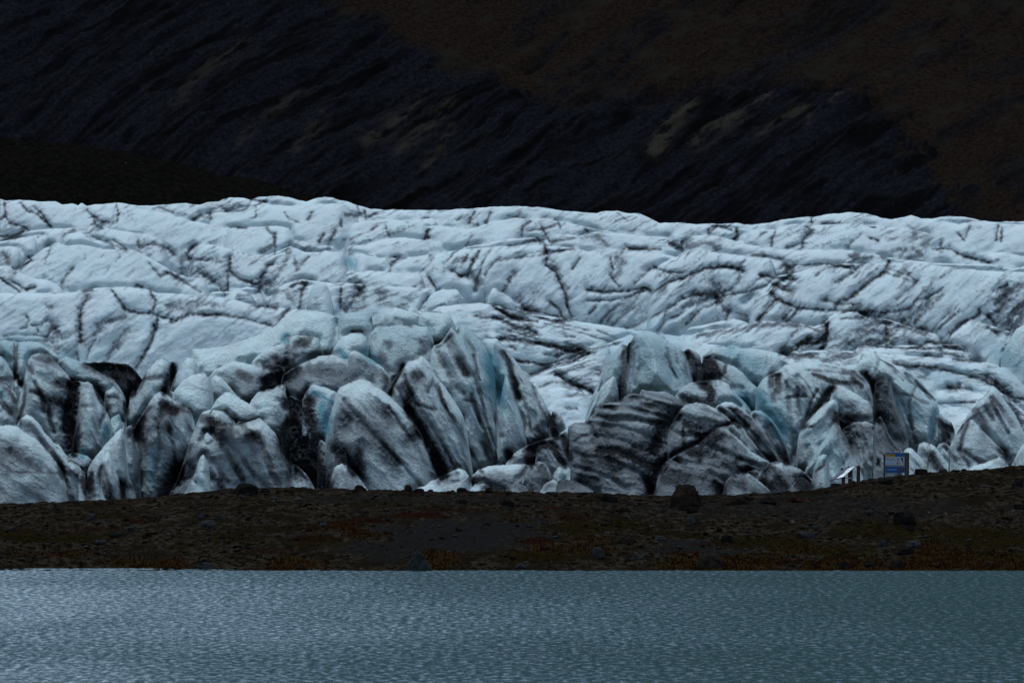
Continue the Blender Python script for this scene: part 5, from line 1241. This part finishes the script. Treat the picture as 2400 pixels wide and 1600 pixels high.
BOULDERS = """
1608 1187 82 54 b|largest blocky brown boulder standing on the bank crest against the striped ice
1664 1330 70 32 b|big angular brown boulder at the waterline right of the middle
574 1154 62 22 d|dark rock peak on the bank crest below the ribbed ice
620 1152 26 8 d|small dark stone on the crest beside the dark rock peak
842 1150 32 14 b|round brown boulder on the crest left of the white ice sheet
955 1151 20 16 b|upright brown stone on the crest at the tip of the white ice sheet
982 1152 26 8 d|flat black stone on the white ice sheet
1086 1150 32 14 d|black domed boulder on the crest beside the two-humped ice lump
1147 1153 24 10 d|black stone on the crest in front of the two-humped ice lump
1425 1172 44 15 d|dark hump of rock on the crest below the striped ice
1290 1158 30 6 b|low brown stone on the crest below the bright ice slab
1724 1182 62 20 b|long low brown boulder right of the largest one
1797 1178 44 12 d|flat dark stone on the crest right of the long low boulder
1866 1174 34 10 r|rust-red stone high on the bank below the reading stand
2076 1132 40 10 d|dark stone on the slope just below the notice board
2162 1112 34 14 d|dark stone at the foot of the slanting ice slabs
2212 1106 30 14 g|grey stone on the crest right of the slanting ice slabs
2238 1102 30 8 d|black stone next to the grey one on the right crest
1962 1128 40 10 d|dark mound of rock left of the reading stand
2120 1224 52 28 d|dark boulder in the middle of the right-hand slope
2134 1242 22 12 d|small dark boulder just below the dark boulder on the right slope
1889 1258 46 14 g|grey flat boulder in the moss on the right
2069 1279 30 14 g|rounded grey-brown stone in the moss, left of a wider one
2144 1281 38 16 g|wide rounded grey stone in the moss on the right
2122 1296 40 16 d|dark boulder below the wide rounded grey stone
2094 1330 56 20 b|long brown rock at the waterline on the right
2041 1326 32 10 d|low black rock at the waterline left of the long brown one
1975 1326 34 8 d|flat dark rock in the orange grass at the waterline
1983 1331 20 6 d|little dark rock by the flat one at the waterline
1703 1267 28 14 d|square dark stone beside the orange patch right of the middle
1622 1225 34 20 g|pointed grey stone on the slope below the largest boulder
1615 1196 40 8 d|low dark rock below the largest boulder
1858 1224 11 6 p|pale pebble-sized stone alone on the dark gravel right of the middle
2024 1186 13 7 g|upper small grey stone of three on the right-hand slope
2038 1203 18 9 g|lower left small stone of three on the right-hand slope
2061 1201 14 8 g|lower right small stone of three on the right-hand slope
2217 1206 8 5 p|tiny white stone on the right-hand slope
2178 1202 6 4 p|speck-sized white stone left of the tiny white stone
1914 1238 26 8 g|flat grey slab above the flat boulder in the moss
2322 1322 12 6 g|small grey stone in the orange grass near the right edge
2390 1190 30 10 d|dark stone at the right edge of the slope
2385 1140 30 16 d|dark boulder near the top of the bank at the right edge
1188 1186 36 16 d|dark rounded boulder high on the bank in the middle
1080 1178 30 10 b|brown boulder half sunk in the bank left of the middle
985 1334 60 44 g|leaning grey boulder with rust-coloured grass at the waterline
1222 1330 28 12 g|grey stone at the waterline in the middle
1403 1304 30 22 g|upright grey stone low on the bank right of the middle
1456 1272 44 18 b|brown domed boulder above the smooth gravel patch
1494 1308 30 10 g|flat grey stone on the smooth gravel patch
1548 1268 36 14 g|grey boulder at the edge of the smooth gravel patch
1460 1196 36 10 b|brown stone on the upper bank right of the middle
486 1234 44 16 g|pale grey boulder alone on the left slope
216 1218 22 14 g|pale grey stone high on the left slope
517 1216 22 10 g|grey stone above the pale grey boulder on the left slope
472 1214 20 10 g|small grey stone left of the other one above the pale boulder
358 1220 24 12 b|brown speckled stone in the middle of the left slope
307 1242 26 10 g|grey-brown stone low on the left slope
272 1258 40 12 d|wide dark stone below the grey-brown one on the left slope
237 1272 30 8 g|flat grey stone low on the left slope
25 1242 26 8 g|grey stone near the left edge of the bank
296 1232 20 10 b|reddish-brown stone with a dark hollow on the left slope
252 1222 14 6 g|small grey stone right of the pale stone on the left slope
160 1178 12 5 b|tiny brown stone on the crest above the lower left mound
760 1234 26 10 g|grey-brown stone by the red growth on the left slope
705 1334 26 14 b|brown stone beside the orange tussock at the waterline
478 1334 50 16 g|wide grey rock at the waterline on the left
640 1170 18 8 g|grey stone just under the crest right of the dark peak
566 1166 14 8 g|small bluish stone just under the dark rock peak
"""
for i, ln in enumerate(BOULDERS.strip().splitlines()):
    h, lab = ln.split('|'); h = h.split()
    boulder(float(h[0]), float(h[1]), float(h[2]), float(h[3]), h[4], lab, 207 + i, 18.0 if "leaning" in lab else 0.0)

def scatter_stones():
    rg = np.random.default_rng(5)
    protos = []
    for s_ in range(10):
        V = ICO1[0].copy() * (1 + 0.35 * (rg.random((len(ICO1[0]), 1)) - 0.5)); V[:, 2] *= 0.55; protos.append(V)
    n = 9000
    x = rg.uniform(-52, 52, n); y = 384 + (431 - 384) * rg.random(n) ** 0.9
    z = bank_z(x, y)
    size = 0.035 + 0.17 * rg.random(n) ** 5
    patchy = fbm(x / 4, y / 5, 91, 3)
    keep = patchy > 0.36; x, y, z, size = x[keep], y[keep], z[keep], size[keep]; n = len(x)
    allV, allF, off = [], [], 0
    th = rg.uniform(0, 6.28, n)
    tone = []
    for i in range(n):
        P_ = protos[i % 10]; c_, s_ = math.cos(th[i]), math.sin(th[i])
        V = np.stack([P_[:, 0] * c_ - P_[:, 1] * s_, P_[:, 0] * s_ + P_[:, 1] * c_, P_[:, 2]], -1) * size[i] * [1.3, 1.3, 1.0] + [x[i], y[i], z[i] + size[i] * 0.12]
        allV.append(V); allF.append(ICO1[1] + off); off += len(V)
    tone = np.repeat(rg.random(n) ** 3.5, len(ICO1[0]))
    m, nt, b = new_mat("small_stones")
    c = mix_c(nt, attr(nt, "tone"), (0.00450, 0.00420, 0.00408), (0.03720, 0.03720, 0.03600))
    nt.links.new(c, b.inputs["Base Color"]); b.inputs["Roughness"].default_value = 0.9; b.inputs["Specular IOR Level"].default_value = 0.0
    o = mesh_from("gravel", np.concatenate(allV), None, m, {"tone": tone}, smooth=False, tris=np.concatenate(allF))
    tag(o, "loose stones and gravel strewn over the bank", kind='stuff')
scatter_stones()

def growth(name, rows, n, hgt, lean, c0, c1, label, seed):
    rg = np.random.default_rng(seed)
    X, Y = rg.uniform(-54, 54, n * 7), rg.uniform(383.6, 431, n * 7)
    Z = bank_z(X, Y); PX, PYp = project(X, Y, Z)
    warp = (fbm(X / 1.3, Y / 2.6, 81, 5, 0.75) - 0.5) * 4.2 - 0.25
    p = paint(PX, PYp, rows, warp)
    k = np.where(rg.random(len(X)) < p)[0][:n]
    x, y, z = X[k], Y[k], Z[k]; n = len(k)
    th = rg.uniform(0, 6.28, n); h = hgt * rg.uniform(0.5, 1.3, n); w = h * 0.35 + 0.02
    lx, ly = rg.normal(0, lean, n) * h, rg.normal(0, lean, n) * h
    a = np.stack([x - np.cos(th) * w, y - np.sin(th) * w, z - 0.03], -1); b_ = np.stack([x + np.cos(th) * w, y + np.sin(th) * w, z - 0.03], -1)
    c_ = np.stack([x + lx, y + ly, z + h], -1)
    V = np.stack([a, b_, c_], 1).reshape(-1, 3); T = np.arange(n * 3).reshape(-1, 3)
    m, nt, b = new_mat(name + "_mat")
    tone = attr(nt, "tone")
    c = mix_c(nt, tone, c0, c1)
    nt.links.new(c, b.inputs["Base Color"]); b.inputs["Roughness"].default_value = 0.9; b.inputs["Specular IOR Level"].default_value = 0.0
    o = mesh_from(name, V, None, m, {"tone": np.repeat(rg.random(n), 3)}, smooth=False, tris=T)
    tag(o, label, kind='stuff')
growth("grass", ORANGE, 26000, 0.16, 0.5, (0.01174, 0.00482, 0.00227), (0.04045, 0.01721, 0.00713), "rust-orange dead grass along the waterline", 21)
growth("heather", RED, 9000, 0.10, 0.8, (0.00432, 0.00192, 0.00162), (0.01296, 0.00480, 0.00324), "dark red low heather on the bank", 22)
growth("moss", MOSS, 26000, 0.07, 0.8, (0.00480, 0.00367, 0.00144), (0.01440, 0.01102, 0.00336), "olive moss cushions on the bank", 23)

# ---------------------------------------------------------------- signs on the bank crest
def flat(name, c, rough=0.6, spec=0.3):
    m, nt, b = new_mat(name)
    n = noise_n(nt, 14.0, 3, 0.6)
    c2 = tuple(v * 0.72 for v in c)
    nt.links.new(mix_c(nt, ramp(nt, n, 0.3, 0.7), c2, c), b.inputs["Base Color"])
    b.inputs["Roughness"].default_value = rough; b.inputs["Specular IOR Level"].default_value = spec
    return m
def box(name, lo, hi, mat, parent, bev=0.006):
    import bmesh
    bm = bmesh.new(); bmesh.ops.create_cube(bm, size=1.0)
    for v in bm.verts:
        v.co = [lo[i] + (v.co[i] + 0.5) * (hi[i] - lo[i]) for i in range(3)]
    if bev: bmesh.ops.bevel(bm, geom=bm.edges[:], offset=bev, segments=1, affect='EDGES')
    me = bpy.data.meshes.new(name); bm.to_mesh(me); bm.free()
    if mat: me.materials.append(mat)
    o = bpy.data.objects.new(name, me); COL.objects.link(o)
    if parent: o.parent = parent
    return o
def prism(name, P4, thick, mat, parent):
    """a slab from four corners, with real thickness along its normal"""
    P4 = [np.array(p, float) for p in P4]
    n = np.cross(P4[1] - P4[0], P4[3] - P4[0]); n /= np.linalg.norm(n); n = n if n[2] > 0 else -n
    V = P4 + [p - n * thick for p in P4]
    Fq = [[0, 1, 2, 3], [7, 6, 5, 4], [0, 4, 5, 1], [1, 5, 6, 2], [2, 6, 7, 3], [3, 7, 4, 0]]
    return mesh_from(name, V, Fq, mat, parent=parent, smooth=False)
def text(name, body, size, loc, mat, parent, sx=1.0):
    cu = bpy.data.curves.new(name, 'FONT'); cu.body = body; cu.size = size; cu.extrude = 0.002
    t = bpy.data.objects.new(name, cu); COL.objects.link(t)
    dg = bpy.context.evaluated_depsgraph_get()
    me = bpy.data.meshes.new_from_object(t.evaluated_get(dg))
    bpy.data.objects.remove(t)
    me.materials.clear(); me.materials.append(mat)
    o = bpy.data.objects.new(name, me); COL.objects.link(o); o.parent = parent
    o.location = loc; o.rotation_euler = (R(90), 0, 0); o.scale = (sx, 1, 1)
    return o

C_BLUE = flat("sign_blue", (0.009, 0.066, 0.24)); C_WHITE = flat("sign_white", (0.38, 0.42, 0.48)); C_YEL = flat("sign_yellow", (0.50, 0.27, 0.01))
C_GREY = flat("sign_grey_text", (0.20, 0.24, 0.33)); C_POST = flat("post_grey_wood", (0.045, 0.047, 0.052)); C_DK = flat("post_dark", (0.015, 0.014, 0.018))
C_BRN = flat("post_brown", (0.040, 0.013, 0.008)); C_BLK = flat("plate_black", (0.012, 0.012, 0.012)); C_SKYB = flat("sign_light_blue", (0.10, 0.32, 0.55))
C_TAN = flat("sign_tan", (0.16, 0.12, 0.06)); C_RED = flat("sign_red", (0.34, 0.08, 0.06)); C_FIG = flat("sign_figure", (0.01, 0.012, 0.03))

s0 = 427.0 / F_PX
def notice_board():
    e = bpy.data.objects.new("notice_board", None); COL.objects.link(e)
    x0 = (2074 - 1200) * s0
    zc = lambda py: H_CAM + (PY_H - py) * s0
    foot = float(bank_z(np.array([x0 + 0.9]), np.array([427.0]))[0])
    e.location = (x0, 427.0, foot)
    L = lambda px, py: ((px - 2074) * s0, zc(py) - foot)
    tag(e, "blue and white notice board between two grey posts on the bank crest", "notice board")
    lx, _ = L(2071.5, 0); top = L(0, 1061.5)[1]
    box("post", (lx - 0.02, 0.0, -0.9), (lx + 0.09, 0.12, top - 0.03), C_DK, e, 0.01)
    rx0, rx1 = L(2120, 0)[0], L(2131, 0)[0]
    p = box("post", (rx0 + 0.01, -0.02, -0.9), (rx1, 0.30, top + 0.04), C_POST, e, 0.012)
    a, b_ = L(2075.5, 1060.5), L(2119.6, 1108.0)
    def rect(name, px0, py0, px1, py1, mat, parent, y, th=0.006):
        q0, q1 = L(px0, py0), L(px1, py1)
        return box(name, (q0[0], y, q1[1]), (q1[0], y + th, q0[1]), mat, parent, 0)
    panel = rect("panel", 2075.5, 1060.5, 2119.8, 1107.5, C_BLUE, e, -0.03, 0.028)
    rect("title_band", 2076.8, 1063.8, 2097.5, 1069.6, C_YEL, e, -0.040)
    sheet = rect("information_sheet", 2076.0, 1069.9, 2119.2, 1089.2, C_WHITE, e, -0.038)
    for k in range(4):
        rect("text_column", 2078.6 + k * 4.9, 1072.0, 2081.6 + k * 4.9, 1079.5, C_GREY, sheet, -0.046, 0.004)
    rect("text_column", 2101.2, 1071.8, 2108.2, 1080.0, C_GREY, sheet, -0.046, 0.004)
    for k in range(3): rect("small_picture", 2079 + k * 6.0, 1083.6, 2082.6 + k * 6.0, 1086.6, C_SKYB, sheet, -0.046, 0.004)
    rect("red_note", 2101.0, 1083.4, 2108.4, 1087.0, C_RED, sheet, -0.046, 0.004)
    fg = [(2110.6, 1072), (2112.0, 1071), (2115.2, 1071.8), (2116.8, 1074.6), (2116.4, 1079), (2117.2, 1085), (2115.0, 1085), (2114.2, 1080), (2113.0, 1077), (2111.2, 1074.4)]
    V = [(L(*q)[0], -0.047, L(*q)[1]) for q in fg]
    n = len(V); V2 = V + [(x, -0.0405, z) for x, y, z in V]
    me = bpy.data.meshes.new("climber_picture"); me.from_pydata(V2, [], [list(range(n)), list(range(2 * n - 1, n - 1, -1))] + [[i, i + n, (i + 1) % n + n, (i + 1) % n] for i in range(n)])
    me.materials.append(C_FIG); o = bpy.data.objects.new("climber_picture", me); COL.objects.link(o); o.parent = sheet
    rect("tan_strip", 2076.0, 1089.4, 2119.4, 1090.9, C_TAN, e, -0.040)
    rect("pale_strip", 2078.0, 1091.1, 2119.4, 1093.0, C_GREY, e, -0.040)
    rect("black_plate", 2103.5, 1097.0, 2117.5, 1103.4, C_BLK, e, -0.041)
    for k in range(4): rect("plate_figure", 2104.8 + k * 3.1, 1098.6, 2106.7 + k * 3.1, 1101.8, C_TAN, e, -0.046, 0.004)
    # the lettering is too soft to read in the photograph: a row of pale marks
    for k, w_ in enumerate((1.8, 2.2, 1.4, 2.6, 1.6, 2.2, 1.8, 2.4)):
        rect("letter_mark", 2079.2 + k * 2.8, 1098.6 - 0.25 * (k % 2), 2079.2 + k * 2.8 + w_, 1101.2 + 0.2 * (k % 3), C_SKYB, e, -0.041)
    for k, w_ in enumerate((2.2, 1.6, 2.6, 2.0, 2.4, 1.8)):
        rect("letter_mark", 2078.6 + k * 3.0, 1065.2, 2078.6 + k * 3.0 + w_, 1067.0, C_FIG, e, -0.046, 0.004)
    rect("emblem", 2108.2, 1061.8, 2111.6, 1063.6, C_SKYB, e, -0.041)
notice_board()

def reading_stand():
    e = bpy.data.objects.new("reading_stand", None); COL.objects.link(e)
    Y0 = 426.0; s1 = Y0 / F_PX
    x0 = (1980 - 1200) * s1
    foot = float(bank_z(np.array([x0]), np.array([Y0]))[0]); e.location = (x0, Y0, foot)
    tag(e, "slanted reading stand with a white map panel on brown posts on the bank crest", "information stand")
    def Q(px, py, dy=0.0):
        yy = Y0 + dy
        return ((px - 1200) * yy / F_PX - x0, dy, H_CAM + (PY_H - py) * yy / F_PX - foot)
    # slanting desk: near-left low corner, far-right high corner
    a, b_, c_, d_ = Q(1944.2, 1126.0, 0.0), Q(1976.0, 1118.0, 0.10), Q(2007.2, 1090.4, 0.95), Q(1971.5, 1101.8, 0.85)
    desk = prism("desk", [a, b_, c_, d_], 0.05, C_DK, e)
    P = [np.array(q) for q in (a, b_, c_, d_)]
    nrm = np.cross(P[1] - P[0], P[3] - P[0]); nrm /= np.linalg.norm(nrm); nrm = nrm if nrm[2] > 0 else -nrm
    at = lambda u, v: P[0] * (1 - u) * (1 - v) + P[1] * u * (1 - v) + P[2] * u * v + P[3] * (1 - u) * v + nrm * 0.012
    prism("map_sheet", [at(.50, .03), at(.97, .03), at(.97, .97), at(.50, .97)], 0.010, flat("map_white", (0.50, 0.57, 0.64), 0.35, 0.5), e)
    prism("dark_sheet", [at(.05, .04), at(.46, .04), at(.46, .96), at(.05, .96)], 0.010, flat("map_dark", (0.05, 0.065, 0.10)), e)
    for k in range(3):
        prism("text_block", [at(.55 + .12 * k, .30) + nrm * .004, at(.62 + .12 * k, .30) + nrm * .004, at(.62 + .12 * k, .62) + nrm * .004, at(.55 + .12 * k, .62) + nrm * .004], 0.003, C_GREY, e)
    def post(px0, px1, top, dy):
        p0, p1 = Q(px0, top, dy), Q(px1, top, dy)
        return box("post", (p0[0], dy, -0.9), (p1[0], dy + 0.20, p0[2]), C_BRN, e, 0.012)
    post(2007.8, 2016.2, 1091.0, 0.80)
    post(1987.6, 1998.4, 1101.0, 0.62)
    post(1972.6, 1980.8, 1117.0, 0.30)
    q0, q1 = Q(1976, 1119.6, 0.30), Q(2000, 1117.2, 0.30)
    box("crossbar", (q0[0], 0.30, q0[2] - 0.05), (q1[0], 0.34, q0[2] + 0.03), C_GREY, e, 0.004)
    for px, py in ((1973.5, 1097.2), (1989.5, 1094.2)):
        c0 = Q(px, py, 0.8)
        box("clamp", (c0[0] - 0.09, 0.92, c0[2] - 0.16), (c0[0] + 0.09, 1.08, c0[2] + 0.03), C_BRN, e, 0.01)
reading_stand()
